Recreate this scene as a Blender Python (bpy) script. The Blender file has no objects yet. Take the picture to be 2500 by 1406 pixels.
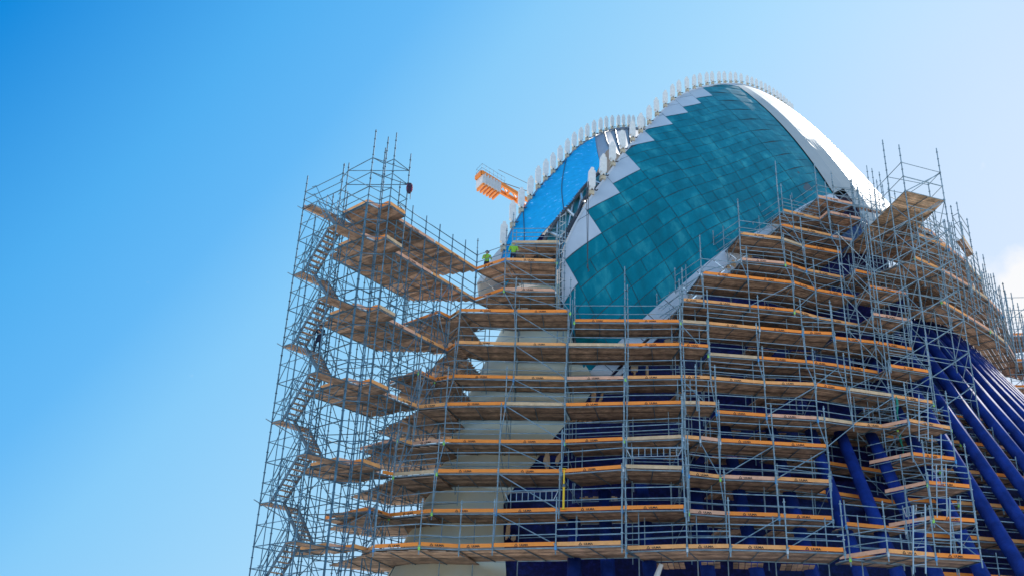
import bpy, math, random
import numpy as np
from mathutils import Vector, Matrix
random.seed(7); rng = np.random.default_rng(7)
S = bpy.context.scene; COL = S.collection
# ---------------------------------------------------------------- camera
F = 2400.0; PX, PY = 1250.0, 703.0            # focal length / centre in photo pixels (2500 x 1406)
_d = np.array([1491.0-PX, PY+4609.0, -F]); UP = _d/np.linalg.norm(_d)
_f = np.array([0, 0, -1.0]); FW = _f-UP*_f.dot(UP); FW /= np.linalg.norm(FW)
RT = np.cross(FW, UP); M3 = np.array([RT, FW, UP]); CAM = np.array([0, 0, 1.6])
cd = bpy.data.cameras.new("camera"); cam = bpy.data.objects.new("camera", cd); COL.objects.link(cam)
cd.sensor_width = 36; cd.lens = 36*F/2500.0; cd.clip_end = 8000; cd.clip_start = 0.1
mw = Matrix.Identity(4)
for i in range(3):
    for j in range(3): mw[i][j] = float(M3[i][j])
mw[0][3], mw[1][3], mw[2][3] = 0, 0, 1.6
cam.matrix_world = mw
S.camera = cam
def ray(x, y):
    w = M3@np.array([x-PX, -(y-PY), -F]); return w/np.linalg.norm(w)
def at(x, y, z):                               # survey point: photo ray meets level z
    r = ray(x, y); return CAM+r*((z-1.6)/r[2])
def atY(x, y, D):                              # survey point: photo ray at forward distance D
    r = ray(x, y); return CAM+r*(D/r[1])
def proj(P):
    c = (np.asarray(P)-CAM)@M3; return np.stack([PX+F*c[..., 0]/-c[..., 2], PY-F*c[..., 1]/-c[..., 2]], -1)
# ---------------------------------------------------------------- world, sun, exposure
SUN_AZ, SUN_EL = 31.5, 39.0                    # azimuth clockwise from +Y (camera heading)
W = bpy.data.worlds.new("World"); S.world = W; W.use_nodes = True
nt = W.node_tree; nt.nodes.clear()
def N(tree, t, **k):
    n = tree.nodes.new(t)
    for a, b in k.items(): setattr(n, a, b)
    return n
L = lambda tree, a, b: tree.links.new(a, b)
out = N(nt, "ShaderNodeOutputWorld"); bg = N(nt, "ShaderNodeBackground"); L(nt, bg.outputs[0], out.inputs[0])
sky = N(nt, "ShaderNodeTexSky", sky_type='NISHITA'); sky.sun_disc = False
sky.sun_elevation = math.radians(SUN_EL); sky.sun_rotation = math.radians(SUN_AZ)
sky.air_density = 1.2; sky.dust_density = 1.6; sky.ozone_density = 2.0
EXPO = 1.0; SKYS = 0.12
def lin(r, g, b, k=1.0): return tuple((((c/255+.055)/1.055)**2.4 if c > 10 else c/255/12.92)/(2**EXPO*SKYS)*k for c in (r, g, b))+(1,)
hs = N(nt, "ShaderNodeHueSaturation"); hs.inputs['Saturation'].default_value = 1.25; hs.inputs['Hue'].default_value = 0.487
L(nt, sky.outputs[0], hs.inputs['Color'])
# thin bright cumulus low on the right, a real part of the sky
tc = N(nt, "ShaderNodeTexCoord")
cdir = ray(2520, 700)
dt = N(nt, "ShaderNodeVectorMath", operation='DISTANCE'); dt.inputs[1].default_value = tuple(cdir)
no = N(nt, "ShaderNodeTexNoise"); no.inputs['Scale'].default_value = 22; no.inputs['Detail'].default_value = 6
mr = N(nt, "ShaderNodeMapRange"); mr.inputs[1].default_value = 0.0; mr.inputs[2].default_value = 0.085; mr.inputs[3].default_value = 0.62; mr.inputs[4].default_value = 0.0
ad = N(nt, "ShaderNodeMath", operation='ADD'); mr2 = N(nt, "ShaderNodeMapRange"); mr2.inputs[1].default_value = 0.72; mr2.inputs[2].default_value = 0.95
mx = N(nt, "ShaderNodeMixRGB"); mx.inputs[2].default_value = lin(250, 251, 253)
L(nt, tc.outputs['Generated'], dt.inputs[0]); L(nt, tc.outputs['Generated'], no.inputs['Vector'])
# deep blue, paling towards the sun side and the horizon (a world direction, not the picture)
vdir = M3@np.array([.74, -.67, 0.]); dp = N(nt, "ShaderNodeVectorMath", operation='DOT_PRODUCT'); dp.inputs[1].default_value = tuple(float(v) for v in vdir)
m0 = N(nt, "ShaderNodeMapRange"); m0.inputs[1].default_value = -1; m0.inputs[2].default_value = 1; rp = N(nt, "ShaderNodeValToRGB")
stops = [(-.98, (215, 228, 245)), (-.80, (150, 195, 235)), (-.62, (20, 130, 212)), (-.5, (0, 136, 221)), (-.342, (78, 174, 241)), (-.247, (98, 184, 246)), (-.16, (132, 202, 249)), (0, (160, 214, 250)), (.163, (184, 217, 250)), (.315, (206, 226, 251)), (.55, (224, 236, 253)), (.8, (255, 255, 255))]
el = rp.color_ramp.elements
while len(el) < len(stops): el.new(.5)
for e_, (p_, c_) in zip(el, sorted(stops)): e_.position = (p_+1)/2; e_.color = lin(*c_, 1.0 if abs(p_) < .7 else 1.5)  # both out-of-view ends brightened to add ambient light on the front
mg = N(nt, "ShaderNodeMixRGB"); mg.inputs[0].default_value = .98
L(nt, tc.outputs['Generated'], dp.inputs[0]); L(nt, dp.outputs['Value'], m0.inputs[0]); L(nt, m0.outputs[0], rp.inputs[0]); L(nt, rp.outputs[0], mg.inputs[2])
L(nt, dt.outputs['Value'], mr.inputs[0]); L(nt, mr.outputs[0], ad.inputs[0]); L(nt, no.outputs[0], ad.inputs[1])
L(nt, ad.outputs[0], mr2.inputs[0]); L(nt, mr2.outputs[0], mx.inputs[0]); L(nt, hs.outputs[0], mg.inputs[1]); L(nt, mg.outputs[0], mx.inputs[1])
L(nt, mx.outputs[0], bg.inputs[0]); bg.inputs[1].default_value = SKYS
sl = bpy.data.lights.new("sun", 'SUN'); sl.energy = 4.2; sl.angle = math.radians(0.5); sl.color = (1, 0.95, 0.87)
so = bpy.data.objects.new("sun", sl); COL.objects.link(so)
_a, _e = math.radians(SUN_AZ), math.radians(SUN_EL)
sdir = Vector((math.sin(_a)*math.cos(_e), math.cos(_a)*math.cos(_e), math.sin(_e)))
so.rotation_euler = sdir.to_track_quat('Z', 'Y').to_euler()
S.view_settings.view_transform = 'Standard'; S.view_settings.look = 'None'
S.view_settings.exposure = EXPO; S.view_settings.gamma = 1
# ---------------------------------------------------------------- materials
def mat(name, base, rough=.6, metal=0., noise=0.0, nscale=3., island=0.0, bump=0., spec=.5, stretch=None, c2=None, nlo=.35, nhi=.65):
    m = bpy.data.materials.new(name); m.use_nodes = True; t = m.node_tree; b = t.nodes["Principled BSDF"]
    b.inputs['Roughness'].default_value = rough; b.inputs['Metallic'].default_value = metal
    b.inputs['Specular IOR Level'].default_value = spec
    col = N(t, "ShaderNodeRGB"); col.outputs[0].default_value = (*base, 1); cur = col.outputs[0]
    tx = N(t, "ShaderNodeTexCoord"); vec = tx.outputs['Object']
    if stretch:
        mp = N(t, "ShaderNodeMapping"); mp.inputs['Scale'].default_value = stretch; L(t, vec, mp.inputs[0]); vec = mp.outputs[0]
    if noise or c2:
        nz = N(t, "ShaderNodeTexNoise"); nz.inputs['Scale'].default_value = nscale; nz.inputs['Detail'].default_value = 6; nz.inputs['Roughness'].default_value = .65
        L(t, vec, nz.inputs['Vector'])
        if c2:
            mm = N(t, "ShaderNodeMapRange"); mm.inputs[1].default_value = nlo; mm.inputs[2].default_value = nhi; L(t, nz.outputs[0], mm.inputs[0])
            mi = N(t, "ShaderNodeMixRGB"); mi.inputs[2].default_value = (*c2, 1); L(t, mm.outputs[0], mi.inputs[0]); L(t, cur, mi.inputs[1]); cur = mi.outputs[0]
        if noise:
            h = N(t, "ShaderNodeHueSaturation"); mm = N(t, "ShaderNodeMapRange"); mm.inputs[1].default_value = .3; mm.inputs[2].default_value = .7
            mm.inputs[3].default_value = 1-noise; mm.inputs[4].default_value = 1+noise; L(t, nz.outputs[0], mm.inputs[0]); L(t, mm.outputs[0], h.inputs['Value']); L(t, cur, h.inputs['Color']); cur = h.outputs[0]
    if island:
        g = N(t, "ShaderNodeNewGeometry"); h = N(t, "ShaderNodeHueSaturation"); mm = N(t, "ShaderNodeMapRange")
        mm.inputs[3].default_value = 1-island; mm.inputs[4].default_value = 1+island
        L(t, g.outputs['Random Per Island'], mm.inputs[0]); L(t, mm.outputs[0], h.inputs['Value']); L(t, cur, h.inputs['Color']); cur = h.outputs[0]
    L(t, cur, b.inputs['Base Color'])
    if bump:
        nb = N(t, "ShaderNodeTexNoise"); nb.inputs['Scale'].default_value = nscale*4; L(t, vec, nb.inputs['Vector'])
        bp = N(t, "ShaderNodeBump"); bp.inputs['Strength'].default_value = bump; L(t, nb.outputs[0], bp.inputs['Height']); L(t, bp.outputs[0], b.inputs['Normal'])
    return m
MS = mat("galvanised_steel", (.20, .29, .35), .6, .2, c2=(.26, .19, .14), nlo=.60, nhi=.72, noise=.4, nscale=2.2, island=.35, spec=.35)
MSW = mat("backlit_steel", (.085, .17, .235), .6, .2, noise=.5, nscale=2.2, island=.4, spec=.3)  # galvanised steel with the backlit shade of wing and stair tower in its colour
MSD = mat("dull_steel", (.10, .15, .19), .6, .25, noise=.3, nscale=2.)
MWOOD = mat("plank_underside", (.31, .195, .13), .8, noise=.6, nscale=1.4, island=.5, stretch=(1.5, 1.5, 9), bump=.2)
MWOODL = mat("pale_planks", (.46, .32, .21), .8, noise=.5, nscale=1.4, island=.4, stretch=(1.5, 1.5, 9), bump=.2)  # plank wood lightened in colour for sun bounce under the big deck
MORG = [mat("orange_board", (1.0, .30, .05), .6, noise=.08, nscale=3, spec=.3),
        mat("faded_orange_board", (.90, .40, .14), .65, noise=.15, nscale=3, spec=.3),
        mat("pink_board", (.80, .42, .27), .7, noise=.15, nscale=3, spec=.3),
        mat("bare_wood_board", (.66, .46, .28), .75, noise=.2, nscale=3, spec=.3)]
MINK = mat("black_ink", (.03, .02, .02), .7)
MALU = mat("aluminium_ladder", (.55, .58, .6), .35, .7)
MTEAL = mat("teal_cladding", (.0, .175, .235), .5, 0, noise=.25, nscale=.9, island=.10, stretch=(1, 1, .22), spec=.12, c2=(.03, .25, .28), nlo=.52, nhi=.75)
MWHITE = mat("white_panel", (.50, .53, .58), .45, 0, noise=.07, nscale=.6, island=.05)
MROOF = mat("white_roof_strip", (.40, .39, .375), .5, 0, noise=.05, nscale=.5, island=.03)
MJOINT = mat("dark_joint", (.07, .10, .12), .7)
MGREY = mat("joint_grey", (.32, .34, .37), .7)
MFIN = mat("white_painted_fin", (.74, .73, .70), .55, 0, noise=.14, nscale=2.5)
MHINGE = mat("hinge_casting", (.52, .43, .30), .6, noise=.2)
MDARK = mat("dark_bracket", (.04, .045, .06), .5)
MCREAM = mat("cream_concrete", (.66, .61, .44), .75, 0, noise=.14, nscale=.5, c2=(.50, .52, .45), bump=.05)
MNAVY = mat("navy_mosaic", (.005, .006, .075), .5, 0, noise=.55, nscale=5, c2=(.012, .02, .16), nlo=.5, nhi=.8)
MRIB = mat("blue_tube", (.008, .03, .19), .62, 0, noise=.45, nscale=1.3, spec=.12)
MTARP = mat("blue_sheeting", (.0, .40, .74), .8, 0, noise=.14, nscale=2.2, spec=.25, c2=(.40, .70, .92), nlo=.60, nhi=.72, bump=.5, stretch=(1, 1, .35))
MGLASS = mat("louvre_glass", (.02, .22, .26), .4, 0, noise=.3, nscale=1)
MPLAST = mat("bare_render_patch", (.42, .27, .16), .85, 0, noise=.35, nscale=4)
MCRANE = mat("crane_orange", (.85, .24, .02), .45, noise=.08)
MCONC = mat("counterweight_concrete", (.62, .63, .64), .8, noise=.12, nscale=1.5)
MGRD = mat("pavement", (.55, .52, .47), .85, noise=.12, nscale=.3)
MCLO = mat("dark_workwear", (.012, .018, .05), .8, noise=.3, nscale=6)
MVIS = mat("hi_vis_cloth", (.28, .55, .04), .7)
MSKIN = mat("skin", (.45, .27, .19), .6)
MBAG = mat("bag_cloth", (.035, .02, .05), .8, noise=.4, nscale=8)
MRED = mat("red_stripe", (.3, .03, .12), .7)
MYEL = mat("yellow_prop", (.85, .55, .02), .5)
MLIN = mat("lining_panel", (.27, .30, .36), .6, noise=.08)
MLIME = mat("lime_tape", (.35, .75, .12), .6)
MCPL = mat("blue_coupler", (.05, .28, .62), .5)
MGREEN = mat("green_net", (.01, .25, .18), .7)
# ---------------------------------------------------------------- mesh helpers
class MB:
    def __init__(s): s.v = []; s.f = []
    def add(s, vs, fs):
        o = len(s.v); s.v += [tuple(map(float, p)) for p in vs]; s.f += [tuple(i+o for i in f) for f in fs]
    def tube(s, a, b, r=.028, n=6, r2=None):
        a = np.asarray(a, float); b = np.asarray(b, float); d = b-a; l = np.linalg.norm(d)
        if l < 1e-6: return
        d /= l; h = np.array([0, 0, 1.]) if abs(d[2]) < .9 else np.array([1., 0, 0])
        u = np.cross(d, h); u /= np.linalg.norm(u); w = np.cross(d, u); vs = []; r2 = r if r2 is None else r2
        for p, rr in ((a, r), (b, r2)):
            for k in range(n):
                t = 2*math.pi*k/n; vs.append(p+rr*(math.cos(t)*u+math.sin(t)*w))
        fs = [(k, (k+1) % n, n+(k+1) % n, n+k) for k in range(n)]+[tuple(range(n))[::-1], tuple(range(n, 2*n))]
        s.add(vs, fs)
    def bar(s, a, b, w, h, up=(0, 0, 1)):
        """box from a to b, w across, h along up, a/b at the centre"""
        a = np.asarray(a, float); b = np.asarray(b, float); d = b-a; d /= max(np.linalg.norm(d), 1e-9); up = np.asarray(up, float)
        u = np.cross(d, up); u /= max(np.linalg.norm(u), 1e-9); q = np.cross(u, d)
        vs = [p+sx*w/2*u+sz*h/2*q for p in (a, b) for sx, sz in ((-1, -1), (1, -1), (1, 1), (-1, 1))]
        s.add(vs, [(0, 1, 2, 3), (7, 6, 5, 4), (0, 4, 5, 1), (1, 5, 6, 2), (2, 6, 7, 3), (3, 7, 4, 0)])
    def grid(s, P, flip=False):
        n, m = len(P), len(P[0]); vs = [p for row in P for p in row]
        fs = [(i*m+j, i*m+j+1, (i+1)*m+j+1, (i+1)*m+j) for i in range(n-1) for j in range(m-1)]
        if flip: fs = [f[::-1] for f in fs]
        s.add(vs, fs)
    def rosette(s, p, r=.062, h=.035):
        s.tube((p[0], p[1], p[2]-h/2), (p[0], p[1], p[2]+h/2), r, 6)
    def mesh(s, name, smooth=False):
        me = bpy.data.meshes.new(name); me.from_pydata(s.v, [], s.f); me.update()
        if smooth: me.polygons.foreach_set('use_smooth', [True]*len(me.polygons))
        return me
def link(name, me, m, parent=None, **p):
    o = bpy.data.objects.new(name, me); COL.objects.link(o)
    if me is not None and m is not None and not me.materials: me.materials.append(m)
    if parent is not None: o.parent = parent
    for k, v in p.items(): o[k] = v
    return o
def empty(name, loc, label, cat, group=None):
    o = bpy.data.objects.new(name, None); o.location = loc; COL.objects.link(o); o['label'] = label; o['category'] = cat
    if group: o['group'] = group
    return o
def child(name, mb, m, par, smooth=False, **p):
    L0 = np.array(par.matrix_basis.translation) if par.parent is None else np.zeros(3)
    me = mb.mesh(name, smooth)
    if L0.any():
        me.transform(Matrix.Translation(-Vector([float(x) for x in L0])))
    return link(name, me, m, par, **p)
# text mark printed on the boards
_tc = bpy.data.curves.new("lettering", 'FONT'); _tc.body = "ULMA"; _tc.size = .125; _tc.extrude = .002; _tc.align_x = 'CENTER'; _tc.offset = .004
_to = bpy.data.objects.new("tmp", _tc); COL.objects.link(_to); bpy.context.view_layer.update()
_tm = bpy.data.meshes.new_from_object(_to); COL.objects.unlink(_to); bpy.data.objects.remove(_to)
TXT = [tuple(v.co) for v in _tm.vertices]; TXF = [tuple(p.vertices) for p in _tm.polygons]
def lettering(a, b, z, nrm):
    a = np.array([*a[:2], z]); b = np.array([*b[:2], z]); d = b-a; d /= np.linalg.norm(d)
    if d[0] < 0: d = -d
    c = (a+b)/2; n = np.array([nrm[0], nrm[1], 0]); mb = MB()
    V = [c+d*(x*1.2)+np.array([0, 0, 1])*(y+.018)+n*(.006+zz) for x, y, zz in TXT]
    mb.add(V, TXF)
    q = c-d*.36+n*.007                                    # small triangle emblem before the word
    for (p0, p1) in (((-.07, .02), (.07, .02)), ((.07, .02), (0, .125)), ((0, .125), (-.07, .02))):
        mb.bar(q+d*p0[0]+np.array([0, 0, p0[1]]), q+d*p1[0]+np.array([0, 0, p1[1]]), .006, .022, up=(n[0]*.001+d[0], d[1], .3))
    return mb
# ---------------------------------------------------------------- scaffold section
class Section:
    def __init__(s, name, loc, label, cat="scaffold", group=None):
        s.e = empty(name, loc, label, cat, group); s.loc = np.array(loc, float); s.parts = []
    def put(s, name, mb, m, sub=None):
        if mb.v: s.parts.append((name, mb, m, sub))
    def close(s):
        by = {}
        for p in s.parts: by.setdefault(p[0], []).append(p)
        for nm, ps in by.items():
            def size(p):
                q = proj(np.array(p[1].v)); x = np.clip(q[:, 0], 0, 2500); y = np.clip(q[:, 1], 0, 1406)
                return (x.max()-x.min()+2)*(y.max()-y.min()+2)
            if len(ps) > 100: ps = sorted(ps, key=size, reverse=True)
            for i, p in enumerate(ps[:100]):
                o = child(nm, p[1], p[2], s.e)
                if p[3]:
                    me = p[3].mesh("lettering"); me.transform(Matrix.Translation(-Vector([float(x) for x in s.loc]))); link("lettering", me, MINK, o)
            if len(ps) > 100:
                rest = MB()
                for p in ps[100:]: rest.add(p[1].v, p[1].f)
                child(nm, rest, ps[100][2], s.e, kind="stuff")
STEEL = [MS]
def pole(s, p, z0, z1, r=.03, name="standard", m=None, ros=True):
    mb = MB(); mb.tube((p[0], p[1], z0), (p[0], p[1], z1), r)
    if ros:
        z = math.ceil(z0/.5)*.5
        while z < z1-.05: mb.rosette((p[0], p[1], z)); z += .5
    s.put(name, mb, m or STEEL[0])
def nrm2(a, b, away=True):
    d = np.array([b[0]-a[0], b[1]-a[1]]); d /= max(np.linalg.norm(d), 1e-9); n = np.array([-d[1], d[0]])
    mid = (np.array(a[:2])+np.array(b[:2]))/2
    if (n@mid < 0) == away: n = -n
    return d, n
def planks(mb, poly, z, dr, pw=.25, th=.05, gap=.035):
    dr = np.array(dr[:2], float); dr /= np.linalg.norm(dr); q = np.array([-dr[1], dr[0]]); P = np.array([p[:2] for p in poly])
    lo, hi = (P@q).min(), (P@q).max(); n = max(1, round((hi-lo)/pw)); w = (hi-lo)/n
    for i in range(n):
        c = lo+(i+.5)*w; xs = []
        for k in range(len(P)):
            a, b = P[k], P[(k+1) % len(P)]; ca, cb = a@q, b@q
            if (ca-c)*(cb-c) < 0: t = (c-ca)/(cb-ca); xs.append((a+(b-a)*t)@dr)
        xs.sort()
        for k in range(0, len(xs)-1, 2):
            if xs[k+1]-xs[k] < .05: continue
            zz = z-th/2-random.random()*.012
            A = dr*xs[k]+q*c; B = dr*xs[k+1]+q*c; mb.bar((*A, zz), (*B, zz), w-gap, th)
def deck_poly(s, poly, z, dr, beams=True):
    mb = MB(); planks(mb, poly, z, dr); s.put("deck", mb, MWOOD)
    if beams:
        P = np.array([p[:2] for p in poly]); d = np.array(dr[:2], float); d /= np.linalg.norm(d); q = np.array([-d[1], d[0]])
        lo, hi = (P@d).min(), (P@d).max(); n = max(1, round((hi-lo)/1.5)); mb = MB()
        for i in range(n+1):
            c = lo+.03+(hi-lo-.06)*i/n; xs = []
            for k in range(len(P)):
                a, b = P[k], P[(k+1) % len(P)]; ca, cb = a@d, b@d
                if (ca-c)*(cb-c) < 0: t = (c-ca)/(cb-ca); xs.append((a+(b-a)*t)@q)
            xs.sort()
            for k in range(0, len(xs)-1, 2): mb.tube((*(d*c+q*xs[k]), z-.09), (*(d*c+q*xs[k+1]), z-.09), .025, 5)
        s.put("transom", mb, MSD)
def toe(s, a, b, z, kind=None, text=True, h=.17):
    d, n = nrm2(a, b); L_ = np.linalg.norm(np.array(b[:2])-np.array(a[:2]))
    if L_ < .25: return
    if kind is None: kind = random.choices([0, 1, 2, 3], [5, 3, 1.3, .7])[0]
    A = np.array(a[:2])+d*.05-n*.02; B = np.array(b[:2])-d*.05-n*.02; mb = MB()
    za = z+.01+h/2+random.uniform(-.01, .02); zb = z+.01+h/2+random.uniform(-.01, .02)
    mb.bar((*A, za), (*B, zb), .03, h)
    t = lettering(A, B, (za+zb)/2-h/2, -n*1.0) if (text and L_ > 1.2 and kind != 3) else None
    if t: t.v = [(v[0]-n[0]*.015, v[1]-n[1]*.015, v[2]) for v in t.v]
    s.put("toe_board", mb, MORG[kind], t)
def rails(s, a, b, z, hs=(.5, 1.0), ledger=True, r=.024, name="guard_rail"):
    mb = MB()
    for h in hs: mb.tube((a[0], a[1], z+h), (b[0], b[1], z+h+random.uniform(-.02, .02)), r, 5)
    if ledger: mb.tube((a[0], a[1], z-.07), (b[0], b[1], z-.07), .027, 5)
    s.put(name, mb, STEEL[0])
def brace(s, p, q, r=.024): mb = MB(); mb.tube(p, q, r, 5); s.put("brace", mb, STEEL[0])
def jitter(p, e=.0): return np.array([p[0]+random.uniform(-e, e), p[1]+random.uniform(-e, e)])
def run(s, pts, z, w, below=None, top=1.15, text=True, kinds=None, inner=True, up=2.15, diag=0):
    """one lift of bays along the surveyed outer edge pts (plan), deck depth w towards the building"""
    P = [np.array(p[:2]) for p in pts]; I = []
    for k in range(len(P)):
        ns = []
        if k: ns.append(nrm2(P[k-1], P[k])[1])
        if k < len(P)-1: ns.append(nrm2(P[k], P[k+1])[1])
        n = sum(ns); n /= np.linalg.norm(n); I.append(P[k]+n*w)
    for k in range(len(P)-1):
        a, b = P[k], P[k+1]; l = np.linalg.norm(b-a)
        if l < .2: continue
        d, n = nrm2(a, b)
        deck_poly(s, [a, b, I[k+1], I[k]], z, d)
        toe(s, a, b, z, None if kinds is None else kinds[k % len(kinds)], text)
        rails(s, a-n*.03, b-n*.03, z, (.5, 1.0) if random.random() < .75 else (.45, .72, 1.02))
        if inner and random.random() < .8: rails(s, I[k], I[k+1], z, (1.0,) if random.random() < .6 else (.5, 1.0), ledger=True, r=.02, name="inner_rail")
        if diag == 1: brace(s, (*(a-n*.06), z), (*(b-n*.06), z-2))
        if diag == -1: brace(s, (*(a-n*.06), z-2), (*(b-n*.06), z))
    for k in range(len(P)):
        p = P[k]
        pole(s, p-nrm2(P[max(k-1, 0)], P[min(k+1, len(P)-1)])[1]*.03, z-.35, z+up)
        if inner: pole(s, I[k], z-2.0, z+up*.9, .027, ros=False)
        mb = MB(); mb.tube((*p, z-.07), (*I[k], z-.07), .025, 5); s.put("transom", mb, MSD)
        if random.random() < .75:
            q = p-nrm2(P[max(k-1, 0)], P[min(k+1, len(P)-1)])[1]*.03; mb = MB(); mb.tube((*q, z-.16), (*q, z+.04), .055, 8); s.put("coupler", mb, random.choice([MCPL, MALU, MS, MLIME]))
        if below is not None and len(below):
            q = min(below, key=lambda b: np.linalg.norm(np.array(b[:2])-p)); q = np.array(q[:2]); dd = np.linalg.norm(q-p)
            if dd < 2.4: brace(s, (*p, z-.1), (*q, z-1.95), .027)
            if random.random() < .5: brace(s, (*p, z-.1), (*I[k], z-1.2), .02)
    return P, I
def lv(z, *l): return [at(x, y, z)[:2] for x, y in l]
#==================================================================== SETTING
g = MB(); R_ = 4000
for i in range(8):
    for j in range(8): pass
gp = [[(x, y, 0.) for x in np.linspace(-R_, R_, 9)] for y in np.linspace(-R_, R_, 9)]
g.grid(gp); go = link("ground", g.mesh("ground"), MGRD, kind="structure")
#==================================================================== BUILDING
B = empty("arched_hall", (10, 70, 0), "arched hall with teal roof flanks, white ridge fins and navy lower walls inside the scaffolding", "building")
def cr(P, t):                                   # Catmull-Rom through P, t in [0, len-1]
    P = np.asarray(P, float); n = len(P); i = int(min(max(math.floor(t), 0), n-2)); f = t-i
    p1, p2 = P[i], P[i+1]; p0 = P[i-1] if i else 2*p1-p2; p3 = P[i+2] if i+2 < n else 2*p2-p1
    return .5*((2*p1)+(-p0+p2)*f+(2*p0-5*p1+4*p2-p3)*f*f+(-p0+3*p1-3*p2+p3)*f**3)
RID = [(1371,736,54.3),(1377,610,55.2),(1428,503,57.),(1482,428,59.4),(1530,364,62),(1577,314,65),(1650,242,70),(1722,212,75),(1790,206,80),(1825,211,83.5),(1866,227,88),(1905,250,94),(1935,276,101)]
TRI = [(1429,920,53.6),(1500,846,54.1),(1580,770,54.9),(1660,700,56),(1735,636,57.3),(1800,594,58.6),(1880,551,60.8),(1985,492,64),(2030,476,66.5),(2070,467,69.5),(2094,457,73.5),(2113,452,79.),(2127,455,86)]
RP = [atY(*p) for p in RID]; TP = [atY(*p) for p in TRI]
OUTN = np.array([.35, -.8, .45]); OUTN /= np.linalg.norm(OUTN)
def surf(u, w):
    """w metres up the flank from the trim along generator u"""
    r, t = cr(RP, u), cr(TP, u); l = np.linalg.norm(r-t); v = w/l
    return t+(r-t)*v+OUTN*(4*v*(1-v)*(.028 if u < 8 else .028-.006*(u-8))*l)
def wmax(u): return float(np.linalg.norm(cr(RP, u)-cr(TP, u)))
_U = np.linspace(0, 9, 181); _G = [(u, w) for u in _U for w in np.linspace(0, wmax(u), 80)]
_Q = proj(np.array([surf(u, w) for u, w in _G]))
def inv(x, y):
    d = ((_Q-np.array([x, y]))**2).sum(1); return _G[int(d.argmin())]
TIPS = [(1413,691),(1467,571),(1513,474),(1565,416),(1599,345),(1640,306),(1678,278),(1710,254),(1740,235)]
NOT_ = [(1371,736),(1385,639),(1433,520),(1488,440),(1537,376),(1581,325),(1621,287),(1659,254),(1695,232),(1727,218)]
tip = [inv(*p) for p in TIPS]
print("tips", [(round(a, 2), round(b, 2)) for a, b in tip])
cols = [0.0]+[a for a, b in tip]+[8.05]
# course line reaching each tooth: teal ends at w of the tooth edge in every column
lim = [b for a, b in tip]
def off(P, n, d): return P+n*d
def nrmS(u, w):
    a = surf(u+.03, w)-surf(u-.03, w); b = surf(u, w+.1)-surf(u, w-.1); n = np.cross(a, b); n /= np.linalg.norm(n)
    return n if n[1] < 0 else -n
STEP = 1.12
def patch(mb, u0, u1, w0, w1, lift, gap=.03, nu=3, nw=1, clampw=True, thick=True):
    du = gap/2/max(np.linalg.norm(surf(min(u1, 12), w0)-surf(u0, w0)), .1)*(u1-u0)
    rows = []
    for i in range(nu+1):
        u = u0+du+(u1-u0-2*du)*i/nu; m = wmax(u)-.02 if clampw else 1e9
        rows.append([surf(u, min(max(w0+gap/2+(w1-w0-gap)*j/nw, 0), m))+nrmS(u, min(w0, m))*lift for j in range(nw+1)])
    mb.grid(rows)
# backing skin (closes the joints, gives the shell thickness)
bk = MB(); us = np.linspace(0, 12, 61)
bk.grid([[surf(u, wmax(u)*v) for v in np.linspace(0, 1, 13)] for u in us]); bk.grid([[surf(u, wmax(u)*v)-nrmS(u, .5)*.5 for v in np.linspace(0, 1, 13)] for u in us])
child("roof_shell", bk, MJOINT, B)
te = MB(); wh = MB()
for j in range(len(cols)-1):
    u0, u1 = cols[j], cols[j+1]
    ltop = lim[j] if j < len(lim) else 1e9
    if j < len(lim):                      # column j ends on course of tip j ... white tooth stands beyond it
        ltop = lim[j]
    if j == len(cols)-2: ltop = wmax(8.05)-1.15
    nrow = int(round(ltop/STEP)); st = ltop/nrow
    nsub = 2
    for k in range(nrow):
        sh = .0
        nsub = 1 if k % 2 else 2
        for q in range(nsub):
            a = u0+(u1-u0)*q/nsub; b = u0+(u1-u0)*(q+1)/nsub
            mid = max(wmax(a), wmax(b))
            if k*st > mid: continue
            patch(te, a, b, k*st, (k+1)*st, .05+random.uniform(-.006, .006), .042, nu=2)
    # white closing panels up to the ridge
    w = ltop; kk = 0
    while w < max(wmax(u0), wmax(u1))-.05 and kk < 12:
        patch(wh, u0, u1, w, w+1.9, .07, .035, nu=4, nw=3); w += 1.9; kk += 1
child("teal_panels", te, MTEAL, B); child("white_edge_panels", wh, MWHITE, B)
rs = MB(); gc = MB()
ub = [8.05, 8.45, 8.95, 9.6, 10.4, 11.2, 12.0]
LF = [.08, .42, .62, .68, .55, .3, .0]
for k in range(len(ub)-1):
    nv = 14
    rows = []
    for i in range(5):
        u = ub[k]+(ub[k+1]-ub[k])*i/4
        rows.append([(surf(ub[k], wmax(ub[k])*v)*(4-i)+surf(ub[k+1], wmax(ub[k+1])*v)*i)/4+nrmS(u, wmax(u)*max(v, 0))*((LF[k]*(4-i)+LF[k+1]*i)/4*(1-v**3)+.06) for v in np.linspace(-.22 if u > 8.5 else 0, 1, nv)])
    rs.grid(rows)
child("white_roof_strips", rs, MROOF, B, smooth=False)
# raised white verge along the ridge
vg = MB(); us = np.linspace(0.6, 12, 110); rows = []
tang = np.array([.3, -.75, .6])
for u in us:
    p = cr(RP, u); rows.append([p+np.array([.0, -.10, -.30]), p+np.array([.03, -.2, -.22]), p+np.array([0, -.16, .03]), p+np.array([0, .12, .05]), p+np.array([0, .4, -.5])])
vg.grid(rows); child("ridge_verge", vg, MWHITE, B)
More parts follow.
